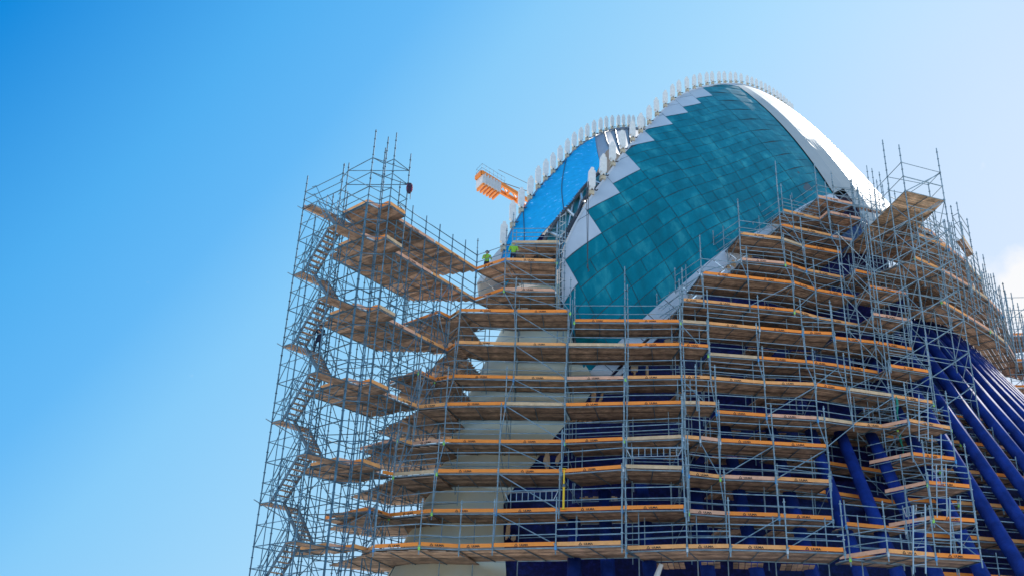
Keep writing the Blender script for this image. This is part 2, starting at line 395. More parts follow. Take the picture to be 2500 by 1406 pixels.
# white trim band under the teal flank, and its lower drip strip
tr = MB(); us = np.linspace(0, 9.5, 70); rows = []
def down(u, k):                               # direction straight down the leaning face, mostly towards the viewer and down
    a = cr(TP, min(u+.05, 12))-cr(TP, max(u-.05, 0)); a /= np.linalg.norm(a)
    n = nrmS(min(max(u, .1), 9.4), .3); d = np.cross(a, n); d /= np.linalg.norm(d)
    return (d if d[2] < 0 else -d)*k
def band(mb, s0, s1, lift, us):
    rows = []
    for u in us:
        t = cr(TP, u); n = nrmS(min(max(u, .1), 11.5), .3)
        rows.append([t+down(u, s0), t+down(u, s0)+n*lift, t+down(u, s1)+n*lift*.9, t+down(u, s1)-n*.25])
    mb.grid(rows)
for k in range(16):
    band(tr, 0, 1.0, .14, np.linspace(k*.5+.008, k*.5+.492, 5))
band(tr, 1.16, 1.42, .05, us[:58])
child("trim_band", tr, MWHITE, B)
# ------------------------------------------------ rear half of the roof, inner face wrapped in sheeting
R2 = [(1222, 640, 56.5), (1236, 590, 58), (1268, 528, 60.5), (1316, 460, 63.5), (1350, 426, 66), (1402, 369, 69.5), (1441, 341, 72.5), (1470, 326, 75), (1498, 318, 77.5), (1535, 314, 80.5), (1575, 318, 84), (1612, 334, 90)]
I2 = [(1235, 700, 55.0), (1262, 655, 55.5), (1317, 580, 56.5), (1365, 528, 57.5), (1400, 490, 58), (1433, 452, 60.5), (1456, 423, 62.5), (1484, 366, 65), (1515, 380, 67.5), (1545, 385, 71.5), (1580, 385, 76), (1615, 385, 82)]
R2P = [atY(*p) for p in R2]; I2P = [atY(*p) for p in I2]
def s2(u, v): r, t = cr(R2P, u), cr(I2P, u); return r+(t-r)*v+np.array([0, .03, -.01])*math.sin(v*math.pi)*8
def sheet(u0, u1, v0, v1, nu, nv, lift=0.):
    mb = MB(); mb.grid([[s2(u, v)+np.array([0, -lift, 0]) for v in np.linspace(v0, v1, nv)] for u in np.linspace(u0, u1, nu)]); return mb
child("blue_sheeting", sheet(0, 6.35, 0, 1, 60, 14, .12), MTARP, B, smooth=True)
child("inner_roof_lining", sheet(0, 11, 0, 1, 70, 14), MLIN, B)
ow = MB()                                     # outer back of the rear half so it is a solid shell
ow.grid([[cr(R2P, u)+np.array([-k*(.9 if u < 1 else max(.15, 1.65-.75*u)), k*(1.2 if u < 1 else 1.), -k*k*.35-(.2 if u < 1 else .7)*k]) for k in np.linspace(0, min(7, 1.2+u*.9), 8)] for u in np.linspace(0, 11, 50)])
child("rear_roof_flank", ow, MROOF, B)
sm = MB()                                     # seams of the lining and of the sheets
for u, v0, v1 in ((7.2, 0, 1), (8.1, 0, 1), (9.0, 0, 1), (9.9, 0, 1)):
    for a in range(6): sm.tube(s2(u, v0+(v1-v0)*a/6)+(0, -.1, 0), s2(u, v0+(v1-v0)*(a+1)/6)+(0, -.1, 0), .06)
for u, du in ((4.6, -1.3), (2.2, -.9)):
    for a in range(8): sm.tube(s2(u+du*a/8, .02+a/8*.96)+(0, -.2, 0), s2(u+du*(a+1)/8, .02+(a+1)/8*.96)+(0, -.2, 0), .025)
child("sheet_seams", sm, MDARK, B)
v2 = MB(); rows = []
for u in np.linspace(0, 11, 80):
    p = cr(R2P, u); rows.append([p+np.array([.05, -.2, -.18]), p+np.array([0, -.22, .05]), p+np.array([0, .08, .05]), p+np.array([-.1, .4, -.5])])
v2.grid(rows); child("rear_ridge_verge", v2, MLIN, B)
# glass louvres between the sheeting and the front shell
G0 = [(1300,640,55.8),(1345,556,57.2),(1400,490,58.6),(1433,452,60.2),(1470,420,62.5)]
G1 = [(1330,690,55.2),(1372,600,56),(1408,535,57),(1432,490,58.2),(1500,430,62)]
gp0 = [atY(*p) for p in G0]; gp1 = [atY(*p) for p in G1]
gl = MB(); gl.grid([[cr(gp0, u)*(1-v)+cr(gp1, u)*v for v in np.linspace(0, 1, 6)] for u in np.linspace(0, 4, 30)]); child("louvre_glass", gl, MGLASS, B)
lb = MB()
for k in range(46):
    u = k/11.5; a = cr(gp0, u); b = cr(gp0, u)*.87+cr(gp1, u)*.13
    lb.bar(a+np.array([0, -.25, 0]), b+np.array([.1, -.4, .12]), .10, .22)
    a = cr(gp1, u); b = cr(gp1, u)*.9+cr(gp0, u)*.1; lb.bar(a+np.array([0, -.25, 0]), b+np.array([0, -.4, .1]), .10, .22)
child("louvre_blades", lb, MDARK, B)
lf = MB()
for u in (.8, 1.6, 2.4, 3.2): lf.tube(cr(gp0, u)+(0, -.3, 0), cr(gp1, u+.35)+(0, -.3, 0), .11)
for u in (.6, 1.3, 2.0, 2.8): lf.tube(cr(gp0, u+.7)+(0, -.3, 0), cr(gp1, u)+(0, -.3, 0), .07)
child("louvre_frame", lf, MALU, B)
bs = MB(); rows = []
for u in np.linspace(.7, 2.1, 20):
    p = cr(RP, u)+np.array([-.1, .3, 0]); q = p+np.array([-.55, 1.2, -.35]); rows.append([p, q])
bs.grid(rows); child("blue_edge_strip", bs, MTARP, B)
# cross wall under the opening (dark, with navy sheet hanging)
nv = MB(); rows = []
for x in np.linspace(1290, 1352, 8): rows.append([atY(x, y, 58+(x-1290)*.01+math.sin(x*.3+y*.1)*.15) for y in np.linspace(572+abs(x-1322)*.4, 660, 8)])
nv.grid(rows); child("navy_dust_sheet", nv, mat("navy_sheet", (.01, .01, .16), .7, noise=.3), B, smooth=True)
# ------------------------------------------------ fins on both ridges
def fin_mesh(h):
    mb = MB(); pr = [(x*.92, z) for x, z in [(-.10, 0), (.16, 0), (.17, .14), (.26, .17), (.27, .5), (.26, .79), (.23, .86), (.14, .87), (.13, .97), (.07, 1.), (-.07, 1.), (-.12, .97), (-.13, .87), (-.23, .86), (-.26, .80), (-.26, .17), (-.14, .14)]]
    n = len(pr); v = [(x, -.2*(1-.45*z), .35+z*h) for x, z in pr]+[(x, .2*(1-.45*z), .35+z*h) for x, z in pr]
    mb.add(v, [tuple(range(n)), tuple(range(2*n-1, n-1, -1))]+[(i, n+i, n+(i+1) % n, (i+1) % n) for i in range(n)])
    return mb.mesh("fin")
def hinge_mesh():
    mb = MB(); mb.bar((-.17, 0, .12), (.17, 0, .12), .42, .26); mb.tube((-.2, 0, .30), (.2, 0, .30), .1, 8); mb.bar((0, -.2, .3), (0, .25, .3), .12, .3)
    return mb.mesh("fin_base")
def hook_mesh():
    mb = MB(); mb.tube((.20, -.1, .42), (.34, -.12, .36), .05); mb.tube((.34, -.12, .36), (.42, -.12, .46), .045); mb.tube((-.05, -.2, .33), (.05, -.2, .33), .05)
    return mb.mesh("hook")
FM, HM, KM = fin_mesh(1.85), hinge_mesh(), hook_mesh()
for m_, mm in ((FM, MFIN), (HM, MHINGE), (KM, MDARK)): m_.materials.append(mm)
def fins(RPx, us, sc, yaw=.2):
    for i, u in enumerate(us):
        p = cr(RPx, u); t = cr(RPx, u+.03)-cr(RPx, u-.03); ang = math.atan2(t[1], t[0]); s_ = sc(u)
        o = bpy.data.objects.new("fin", FM); COL.objects.link(o); o.parent = B
        o.matrix_local = Matrix.Translation(Vector((float(p[0]-10), float(p[1]-70), float(p[2]+.08))))@Matrix.Rotation(yaw+random.uniform(-.05, .05), 4, 'Z')@Matrix.Rotation(random.uniform(-.03, .03), 4, 'Y')@Matrix.Scale(s_, 4)
        for me, nm in ((HM, "fin_base"), (KM, "hook")):
            c = bpy.data.objects.new(nm, me); COL.objects.link(c); c.parent = o
def on_ridge(RPx, pts, hi):
    us = np.linspace(0, hi, 1600); q = proj(np.array([cr(RPx, u) for u in us])); r = []
    for x in pts: r.append(float(us[np.abs(q[:, 0]-x).argmin()]))
    return r
f1 = [1443,1471,1496,1520,1544,1564,1585,1604,1624,1642,1659,1678,1695,1710,1726,1740,1756,1770,1784]
q1 = on_ridge(RP, f1, 9); 
P5 = [1797,1811,1825,1837,1848,1859,1870,1880,1890,1899,1907,1915,1922,1929,1935]
q1 += on_ridge(RP, P5, 12)
fins(RP, q1, lambda u: max(.58, 1.0-.062*(u-1.9)))
f2 = [1228,1251,1272,1293,1313,1331,1350,1367,1384,1401,1417,1433,1450,1466,1480,1494,1509,1522,1535,1547,1560,1573]
fins(R2P, on_ridge(R2P, f2, 11), lambda u: max(.62, .98-.035*u), .15)
FOOT = np.array([(-1, 46.2), (4, 45.9), (10, 45.7), (16, 45.6), (20, 45.7), (25, 46.1), (30, 47.3), (34.5, 49.5), (38, 52.5), (41.5, 56.5), (44.3, 61.5), (46.3, 68), (47.3, 76), (47.3, 86)])
_t = np.linspace(0, len(FOOT)-1, 1500); FC = np.array([cr(FOOT, t) for t in _t]); FS = np.concatenate([[0], np.cumsum(np.linalg.norm(np.diff(FC, axis=0), axis=1))])
def foot(s): return np.array([np.interp(s, FS, FC[:, 0]), np.interp(s, FS, FC[:, 1])])
def fnorm(s): a = foot(s+.6)-foot(s-.6); a /= np.linalg.norm(a); return np.array([-a[1], a[0]])
def s_of_x(x): return float(np.interp(x, FC[:900, 0], FS[:900]))
# ------------------------------------------------ lower walls
def xr(px, y, D): return atY(px, y, D)[0]
def wallY(z): return np.interp(z, [0, 9, 13, 17, 21, 25, 29, 33, 40], [44.5, 48.3, 49.8, 52.0, 53.6, 54.6, 57.5, 59.5, 64])
def depth_at(y, x=1300):                     # z on the wall for a photo row
    for z in np.linspace(2, 40, 400):
        D = float(wallY(z)); q = proj(np.array([(x-1250)/2400*D*1.0, D, z]))
        if q[1] < y: return z
    return 30
zs = np.linspace(5, 27.5, 46)
LE = [(40, 1290), (600, 1262), (700, 1245), (745, 1232), (870, 1172), (950, 1135), (1020, 1106), (1110, 1078), (1200, 1038), (1290, 995), (1376, 955), (1500, 900), (1700, 820)]
RE = [(600, 1368), (740, 1374), (838, 1402), (918, 1452), (930, 1455), (984, 1422), (1055, 1358), (1146, 1288), (1223, 1229), (1300, 1229), (1400, 1236), (1700, 1240)]
cw = MB(); nw_ = MB(); rows = []; rown = []
for z in zs:
    D = float(wallY(z)); y = float(proj(np.array([0., D, z]))[1])
    xl = np.interp(y, [a for a, b in LE], [b for a, b in LE]); xe = np.interp(y, [a for a, b in RE], [b for a, b in RE])
    lx = atY(xl, y, D+3.2)[0]; rx = atY(xe, y, D)[0]
    row = [(lx+7, D+14, z), (lx+2.6, D+8.5, z), (lx+.5, D+5.2, z), (lx, D+3.2, z), (lx+.35, D+1.7, z), (lx+1.2, D+.7, z), (lx+2.4, D+.18, z)]
    x0 = lx+2.4; row += [(x0+(rx-x0)*t, D+.18*(1-t), z) for t in (.15, .3, .5, .7, .85, 1.)]
    rows.append(row)
    xb = rx
    rown.append([(rx, D, z), (rx+.02, D+.28, z)]+[(rx+(21-rx)*t, D+.28+2.6*min(t*3, 1)*(0.3 if z < 15 else .5), z) for t in np.linspace(.03, 1, 24)]+
                [(*(foot(q)+fnorm(q)*(.65*(z-9)+2.7)), z) for q in np.linspace(s_of_x(23.5), FS[-1]-1, 20)])
cw.grid(rows); child("cream_wall", cw, MCREAM, B, smooth=True)
nw_.grid([r for r, z in zip(rown, zs)]); child("navy_wall", nw_, MNAVY, B)
cj = MB()                                      # casting joints of the cream wall
for zi in (8, 18, 26, 36):
    for a, b in zip(rows[zi][2:-1], rows[zi][3:]): cj.tube(np.array(a)+(0, -.0, 0), np.array(b)+(0, -.0, 0), .012, 4)
child("wall_joint", cj, MGREY, B)
cap = MB(); cap.grid([[np.array(p) for p in rows[-1]], [np.array(p)+(1.2, 9, 1.) for p in rows[-1]]]); child("wall_top", cap, MNAVY, B)
# upper navy wall behind the top decks, rising to the trim
un = MB(); rr = []
for u in np.linspace(0, 8.2, 50):
    t = cr(TP, u)+down(u, 1.2)-nrmS(min(max(u, .1), 9.4), .3)*.3
    rr.append([t, t+np.array([.15, -.4, -1.6]), np.array([t[0]+.2, float(wallY(max(t[2]-5, 14)))+1.5, max(t[2]-5, 14)]), np.array([t[0]+.2, float(wallY(12))+1.6, 12])])
un.grid(rr); un.grid([[cr(TP, u)+np.array([0, .4, 0]), cr(TP, u)+np.array([-.5, 1.5, -9.])] for u in np.linspace(8.2, 12, 16)])
rr = []
for t in np.linspace(0, 1, 24):
    q = s_of_x(18)+(FS[-1]-1-s_of_x(18))*t; c = np.array([*(foot(q)+fnorm(q)*(.65*18.5+2.7)), 27.5]); a = cr(TP, 7.2+4.8*t)+np.array([0, .6, -1.2]); rr.append([a+(c-a)*v for v in np.linspace(0, 1, 8)])
un.grid(rr); child("upper_navy_wall", un, MNAVY, B)
# stripped patches where the mosaic has been taken off
def blob(cx, cy, w, h, D, lean=0.):
    mb = MB(); n = 18; c = atY(cx, cy, D); r0 = []
    for i in range(n):
        t = 2*math.pi*i/n; k = 1+random.uniform(-.22, .22)
        q = atY(cx+math.cos(t)*w*k+lean*math.sin(t)*h, cy+math.sin(t)*h*k, D); r0.append(q)
    v = [c+np.array([0, -.10, 0])]+[p+np.array([0, -.08, 0]) for p in r0]+[p+np.array([0, .12, 0]) for p in r0]
    mb.add(v, [(0, 1+(i+1) % n, 1+i) for i in range(n)]+[(1+i, 1+(i+1) % n, 1+n+(i+1) % n, 1+n+i) for i in range(n)])
    child("bare_patch", mb, MPLAST, B)
for a in ((1549,888,8,26,53.6),(1580,905,4,16,53.7),(1449,970,6,17,51.9),(1467,973,4,16,51.9,-.3),(1335,1125,8,22,49.6),(1363,1118,6,14,49.6,-.3),(1240,1295,5,24,48.2,-.2),
          (1253,1312,7,8,48.2),(1628,798,9,14,55.3),(1641,780,5,10,55.4,-.3),(1710,715,7,14,56.2),(1790,650,6,14,57.5),(1778,660,5,12,57.3),(1632,835,12,8,54.6),(1830,620,8,10,58.2)): blob(*a)
for (cx, cy, n_, D) in ((1425,1025,14,50.8),(1460,1216,14,49.0)):      # torn mosaic edge, pale and ragged
    mb = MB()
    for i in range(n_):
        p = atY(cx-45+i*6.5, cy+random.uniform(-2, 2), D); mb.bar(p, p+np.array([.16, -.02, random.uniform(-.05, .05)]), .1, random.uniform(.06, .16))
    child("torn_edge", mb, MPLAST, B)
# ------------------------------------------------ leaning blue tubes round the lower wall
ribs = [(3.4, 11.5), (4.9, 12.5), (6.8, 13.5), (9.4, 14.8), (11.6, 17.3), (14.1, 17.6), (16.3, 18.6), (18.0, 16.9), (19.8, 17.3), (22.0, 22.5), (24.1, 25.2)]
sr = [(s_of_x(x), z) for x, z in ribs]
s_ = sr[-1][0]+1.7
while s_ < FS[-1]-1: sr.append((s_, 26.6+min(2, (s_-sr[10][0])*.08))); s_ += 1.7
for s_, zt in sr:
    p, n = foot(s_), fnorm(s_); k = .65
    a = np.array([*(p-n*k*6.), 3.0]); b = np.array([*(p+n*k*(zt-9)), zt]); mb = MB()
    mb.tube(a, b, .36, 18, .30); child("blue_tube", mb, MRIB, B, smooth=True)
    mb = MB(); d = (b-a)/np.linalg.norm(b-a); mb.tube(b-d*.02, b+d*.12, .33, 18); mb.tube(b, b+np.array([*(n*1.3), -.1]), .12); child("tube_head", mb, MNAVY, B)
hd = MB(); pr_ = None
for s_, zt in sr[9:]:
    q = np.array([*(foot(s_)+fnorm(s_)*(.65*(zt-9)+.9)), zt+.2])
    if pr_ is not None: hd.bar(pr_, q, .7, .8)
    pr_ = q
child("ring_beam", hd, MNAVY, B)
#==================================================================== SCAFFOLD
# ---- surveyed deck edges, one list per lift (photo x, y of the toe-board foot; lift height in metres)
FRONT = {29: [(1251,595),(1366,594)], 27: [(1163,660),(1234,637),(1359,641)], 25: [(1158,734),(1231,709),(1357,712)],
 23: [(1072,765),(1099,778),(1124,761),(1257,763),(1392,763)], 21: [(1091,858),(1118,839),(1258,843),(1386,844)],
 19: [(1021,909),(1061,930),(1107,922),(1254,925),(1382,927)], 17: [(1021,996),(1089,990),(1234,989),(1379,991)],
 15: [(970,1074),(1007,1086),(1084,1079),(1220,1081),(1378,1081)], 13: [(961,1162),(1067,1154),(1217,1154),(1371,1154)],
 11: [(902,1245),(950,1262),(1055,1251),(1212,1251),(1365,1248)], 9: [(913,1339),(1024,1333),(1121,1338),(1203,1336),(1357,1333)]}
MID = {23: [(1402,786),(1526,787),(1661,787)], 21: [(1386,844),(1527,846),(1661,844)], 19: [(1382,927),(1527,925),(1664,923)], 17: [(1379,991),(1524,988),(1667,986)],
 15: [(1378,1081),(1524,1075),(1667,1069)], 13: [(1371,1154),(1522,1143),(1667,1146)], 11: [(1365,1248),(1519,1244),(1672,1242)], 9: [(1357,1333),(1519,1329)]}
RIGHT = {23: [(1661,787),(1729,792),(1854,804),(1959,814),(2033,817)], 21: [(1729,867),(1851,876),(1968,886),(2045,896),(2144,913)],
 19: [(1664,923),(1735,926),(1866,937),(1991,942),(2067,953),(2178,969),(2278,986)], 17: [(1749,1009),(1871,1017),(1996,1024),(2082,1037),(2190,1047)],
 15: [(1667,1069),(1709,1073),(1758,1078),(1888,1086),(2019,1093)], 13: [(1681,1159),(1758,1167),(1894,1172),(2028,1180)],
 11: [(1681,1251),(1772,1258),(1902,1262),(2033,1269)], 9: [(1530,1343),(1678,1338),(1783,1338),(1922,1342),(2062,1347)]}
SHORT = [(21, [(1661,844),(1731,849)]), (17, [(1667,986),(1701,987),(1749,989)])]
UPPER = {25: [(1667,735),(1718,739),(1830,750),(1939,761),(1996,778),(2096,797)], 27: [(1712,669),(1826,681),(1937,693),(1991,710),(2087,728)],
 29: [(1809,636),(1917,646),(1968,662),(2059,681)], 31: [(1806,573),(1908,586),(1959,603),(2053,620)], 33: [(1905,551),(1937,558),(2030,579),(2082,590)],
 35: [(1911,516),(2002,538),(2022,521),(2102,538)], 37: [(1996,482),(2082,501)]}
LAND = {25: [(2130,770),(2224,785)], 23: [(2036,827),(2136,839),(2227,855)], 21: [(2173,896),(2270,911)], 17: [(2218,1030),(2321,1049)], 15: [(2227,1111),(2332,1124)], 13: [(2264,1182),(2369,1191)], 11: [(2278,1268),(2383,1276)], 9: [(2167,1349),(2284,1359),(2395,1365)], 27: [(2122,703),(2213,720)], 29: [(2085,663),(2173,683)]}
def build(table, sec, w, diag=None, **k):
    prev = None; res = {}
    for z in sorted(table):
        P = lv(z, *table[z]); ww = w(z) if callable(w) else w
        res[z] = run(sec, P, z, ww, prev, **k); prev = P
    return res
front = Section("scaffold", (0, 49, 0), "scaffold bays across the cream wall, joining the projecting wing on their left", group="scaffold sections wrapped round the hall")
fr = build(FRONT, front, lambda z: {29: 2.0, 27: 3.2, 25: 2.6, 23: 2.6, 21: 2.6, 19: 2.0, 17: 2.4, 15: 2.2, 13: 2.6, 11: 2.6, 9: 3.2}[z])
for z in (29, 27, 25, 23, 21, 19, 17, 15, 13, 11):     # long tube diagonals down the second column
    P, I = fr[z]; Q = fr[z-2][0]
    a = P[-2]; b = min(Q, key=lambda q: np.linalg.norm(q-P[-1])); brace(front, (*(a+(0, -.1)), z-.05), (*(b+(0, -.1)), z-1.95), .026)
for z in (23, 21, 19, 17, 15, 13, 11, 9):              # deep corner decks filling back to the wall where wing and wall meet
    P = fr[z][0]; n = np.array([.25, .97]); m = 3 if len(P) > 4 else 2; w_ = 5.4 if z > 10 else 4.2; t = P[:m]
    deck_poly(front, list(t)+[t[-1]+n*w_, t[0]+np.array([-.6, 6.2]), t[0]+(np.array([-2.7, 4.6]) if z < 18 else np.array([-1.4, 3.5])), t[0]+np.array([-.2, .4])], z-.13, t[-1]-t[0]+(0, .001))
    rails(front, t[0]+n*w_, t[-1]+n*w_, z, (.5, 1.))
# lattice edge column beside the teal flank
for dx, dy in ((0, 0), (.35, .05), (.2, .7)):
    p = at(1366, 594, 29)[:2]+np.array([dx, dy]); pole(front, p, 22.5, 31.2)
mb = MB()
for k in range(26):
    p = at(1366, 594, 29)[:2]; z = 22.8+k*.32; mb.tube((p[0], p[1], z), (p[0]+.35, p[1]+.05, z+(.3 if k % 2 else -.0)), .02, 5)
front.put("lattice", mb, MALU)
front.close()
mid = Section("scaffold", (7, 46, 0), "straight scaffold bays in the middle, over the navy wall right of the cream wall", group="scaffold sections wrapped round the hall")
mr_ = build(MID, mid, lambda z: {9: 2.8, 11: 2.6, 13: 2.6, 15: 2.4, 17: 2.8, 19: 2.2, 21: 2.8, 23: 2.2}[z])
for k, z in enumerate((9, 11, 13, 15, 17, 19, 21, 23)):        # doubled standards of the middle columns
    for p in mr_[z][0][1:]: pole(mid, p+np.array([.16, .1]), z-.5, z+2.4, .03)
for px in (1526, 1661): pole(mid, at(px, 787, 23)[:2], 23, 25.7+(px == 1526)*.8)
def lattice_beam(sec, a, b, h=.42, n=9, m=MALU, name="lattice_beam"):
    a = np.asarray(a, float); b = np.asarray(b, float); mb = MB(); u = np.array([0, 0, h]); e = (b-a)/n
    mb.tube(a+u, b+u, .025, 5); mb.tube(a+e*.7, b-e*.7, .025, 5); mb.tube(a+u, a+e*.7, .022, 5); mb.tube(b+u, b-e*.7, .022, 5)
    for k in range(1, n): mb.tube(a+e*k, a+e*k+u, .02, 5)
    sec.put(name, mb, m)
lattice_beam(mid, at(1529, 1115, 13.9), at(1667, 1112, 13.9)+np.array([0, .0, 0]))
lattice_beam(mid, at(1232, 1224, 11.7), at(1362, 1219, 11.7))
mid.close()
right = Section("scaffold", (14, 47, 0), "stepped lower scaffold bays over the blue tubes, right of the middle bays", group="scaffold sections wrapped round the hall")
rr_ = build(RIGHT, right, lambda z: {9: 2.6, 11: 2.4, 13: 2.2, 15: 2.0, 17: 2.2, 19: 1.8, 21: 2.4, 23: 2.4}[z])
for z, l in SHORT: run(right, lv(z, *l), z, 1.8, None)
zl = sorted(RIGHT)
for i in range(1, len(zl)):                      # ascending facade diagonals
    P = rr_[zl[i]][0]; Q = rr_[zl[i-1]][0]
    for a in Q[1:]:
        c = [p for p in P if 2.0 < p[0]-a[0] < 3.9]
        if c and random.random() < .62: brace(right, (*(a+(0, -.12)), zl[i-1]+.05), (*(c[0]+(0, -.12)), zl[i]-.05), .026)
for z, l in ((15, [(1890,1112),(2002,1130),(2156,1154)]), (13, [(1900,1190),(2033,1207),(2193,1231)]), (11, [(2065,1283),(2210,1296)]), (17, [(2010,1062),(2190,1082)]), (9, [(2075,1362),(2205,1372)])):
    run(right, lv(z, *l), z, 1.3, None, inner=False, text=False, kinds=[0], up=1.2)     # inner decks between the tubes
for z in zl:                                     # transverse plank decks running in to the wall behind
    P, I = rr_[z]; d, n = nrm2(P[0], P[-1])
    for k in range(len(P)-1):
        if random.random() < .7 and P[k][0] < 17.5:
            a = I[k]+(I[k+1]-I[k])*.1+n*.1; b = I[k]+(I[k+1]-I[k])*.75+n*.1
            deck_poly(right, [a, b, b+n*1.5, a+n*1.5], z-.12, n, beams=False)
right.close()
upper = Section("scaffold", (18, 55, 0), "steeply stepped upper scaffold bays climbing beside the teal roof flank to its top right", group="scaffold sections wrapped round the hall")
ur = build(UPPER, upper, lambda z: {25: 3.0, 27: 2.8, 29: 2.4, 31: 2.6, 33: 2.4, 35: 2.6, 37: 3.0}[z])
zl = sorted(UPPER)
for i in range(1, len(zl)):
    P = ur[zl[i]][0]; Q = ur[zl[i-1]][0]
    for a in Q[:-1]:
        c = [p for p in P if 1.8 < p[0]-a[0] < 3.9]
        if c and random.random() < .75: brace(upper, (*(a+(0, -.12)), zl[i-1]+.05), (*(c[0]+(0, -.12)), zl[i]-.05), .026)
for px, py, z, h in ((1905,551,33,5.0),(1806,573,31,2.6),(1712,669,27,2.6),(1996,482,37,2.8),(2022,521,35,2.5)): pole(upper, at(px, py, z)[:2], z, z+h, .032)
for z, lx in ((37, (1996,482)), (35, (1911,516)), (31, (1806,573)), (27, (1712,669)), (33, (1905,551)), (25, (1667,735))):
    p = at(*lx, z)[:2]; q = p+np.array([-1.1, 2.6]); rails(upper, p, q, z, (.5, 1.0)); pole(upper, q, z-1.5, z+1.6)
    brace(upper, (*p, z), (*(p+np.array([-2.2, 1.3])), z-1.9), .026)
# cluster of guard frames on the very top
for (px, py, z, hh) in ((2038,440,38.6,2), (2086,438,38.6,2.0), (2124,412,39.2,2.2), (2136,412,39.2,1.8), (2100,446,38.6,1.2), (2154,420,39.2,1.8)):
    p = at(px, py+60, z-1)[:2]; pole(upper, p, z-5, z+hh*.6)
T = [at(2038, 500, 37.4)[:2], at(2086, 505, 37.4)[:2], at(2150, 520, 37.4)[:2], at(2160, 498, 38.5)[:2], at(2095, 480, 38.5)[:2]]
for a, b in ((0, 1), (1, 2), (2, 3), (3, 4), (4, 0), (1, 4)):
    rails(upper, T[a], T[b], 37.6, (.0, .6, 1.3)); brace(upper, (*T[a], 37.4), (*T[b], 39.0))
deck_poly(upper, [T[1], T[2], T[3], T[4]], 37.5, T[2]-T[1]); toe(upper, T[2], T[3], 37.5, 3)
for t_ in T: pole(upper, t_, 33, 40.2)
upper.close()
STEEL[0] = MSW
# ---- projecting wing on the left
A_, B_, C_, D_, E_, F_, G_, H_, K_ = [np.array(p) for p in ((-9.45, 47.6), (-7.9, 46.1), (-7.35, 46.65), (-6.75, 46.15), (-6.0, 47.3), (-6.5, 47.8), (-2.2, 53.9), (-6.1, 54.2), (-10.05, 48.75))]
wing = Section("scaffold", (-6, 50, 0), "projecting scaffold wing with broad plank decks between the stair tower and cream wall", group="scaffold sections wrapped round the hall")
wd = (G_-F_)/np.linalg.norm(G_-F_)
ends = {27: at(1163, 660, 27)[:2], 25: at(1158, 734, 25)[:2], 21: at(1091, 858, 21)[:2], 17: at(1021, 996, 17)[:2], 13: at(961, 1162, 13)[:2], 9: at(913, 1339, 9)[:2]}
for z, gE in ends.items():
    hE = gE+(H_-G_)*(1.0 if z != 27 else 1.0)
    if z == 27: hE = G_+(np.array([-5.2, 52.8])-G_); poly = [A_, B_, C_, D_, E_, F_, gE, gE+np.array([-2.3, .9]), A_+(.6, 1.4)]
    elif z < 20: gE = gE; hE = gE+np.array([-2.6, 1.9]); poly = [A_, B_, C_, D_, E_, F_, gE, hE, K_]
    else: poly = [A_, B_, C_, D_, E_, F_, gE, hE, K_]
    deck_poly(wing, poly, z, B_-A_, beams=True)
    for a, b, kd in ((A_, B_, 1), (B_, C_, 2), (C_, D_, 0), (D_, E_, 3 if z in (25, 21) else 1)): toe(wing, a, b, z, kd, text=False)
    m_ = F_+(gE-F_)*.45
    toe(wing, F_, m_, z, 2, text=True); toe(wing, m_, gE, z, 1 if z != 13 else 0)
    for a, b in ((A_, B_), (B_, C_), (C_, D_), (D_, E_), (F_, gE)): rails(wing, a, b, z)
    rails(wing, poly[-1], poly[-2], z, (.5, 1.0)); toe(wing, poly[-1], poly[-2], z, 2, text=False)
# intermediate decks on the building side of the wing
for z, l in ((23, [(984,797),(1072,765)]), (19, [(950,939),(1021,909)]), (15, [(879,1100),(970,1074)]), (11, [(793,1269),(902,1245)])):
    a, b = lv(z, *l); n = np.array([.62, .78]); deck_poly(wing, [a, b, b+n*2.4, a+n*2.4], z, b-a); toe(wing, a, b, z, 0 if z in (23, 11) else 2); rails(wing, a, b, z)
    for p in (a, b): pole(wing, p, z-2, z+2.2)
tops = {0: 30.3, 1: 31.6, 2: 30.8, 3: 31.5, 4: 30.9, 5: 29.0, 6: 30.2}
for k, p in enumerate((A_, B_, C_, D_, E_)): pole(wing, p, 4.5, tops[k], .034)
pole(wing, C_+np.array([.12, -.2]), 4.5, 31.4, .034)
NL = 7; le = [F_+(G_-F_)*k/(NL-1) for k in range(NL)]; re_ = [K_+(np.array([-5.9, 54.3])-K_)*k/5 for k in range(6)]
for k, p in enumerate(le): pole(wing, p, 4.5+k*.2, 28.3+random.uniform(0, .25) if k not in (0,) else 29.4, .034)
for k, p in enumerate(re_): pole(wing, p, 4.5, 26.6+random.uniform(0, .4), .03)
ctr = [(le[k]+re_[min(k, 5)])/2 for k in range(1, 6)]
for k, p in enumerate(ctr): pole(wing, p, 4.5, 24.8, .028, ros=False)
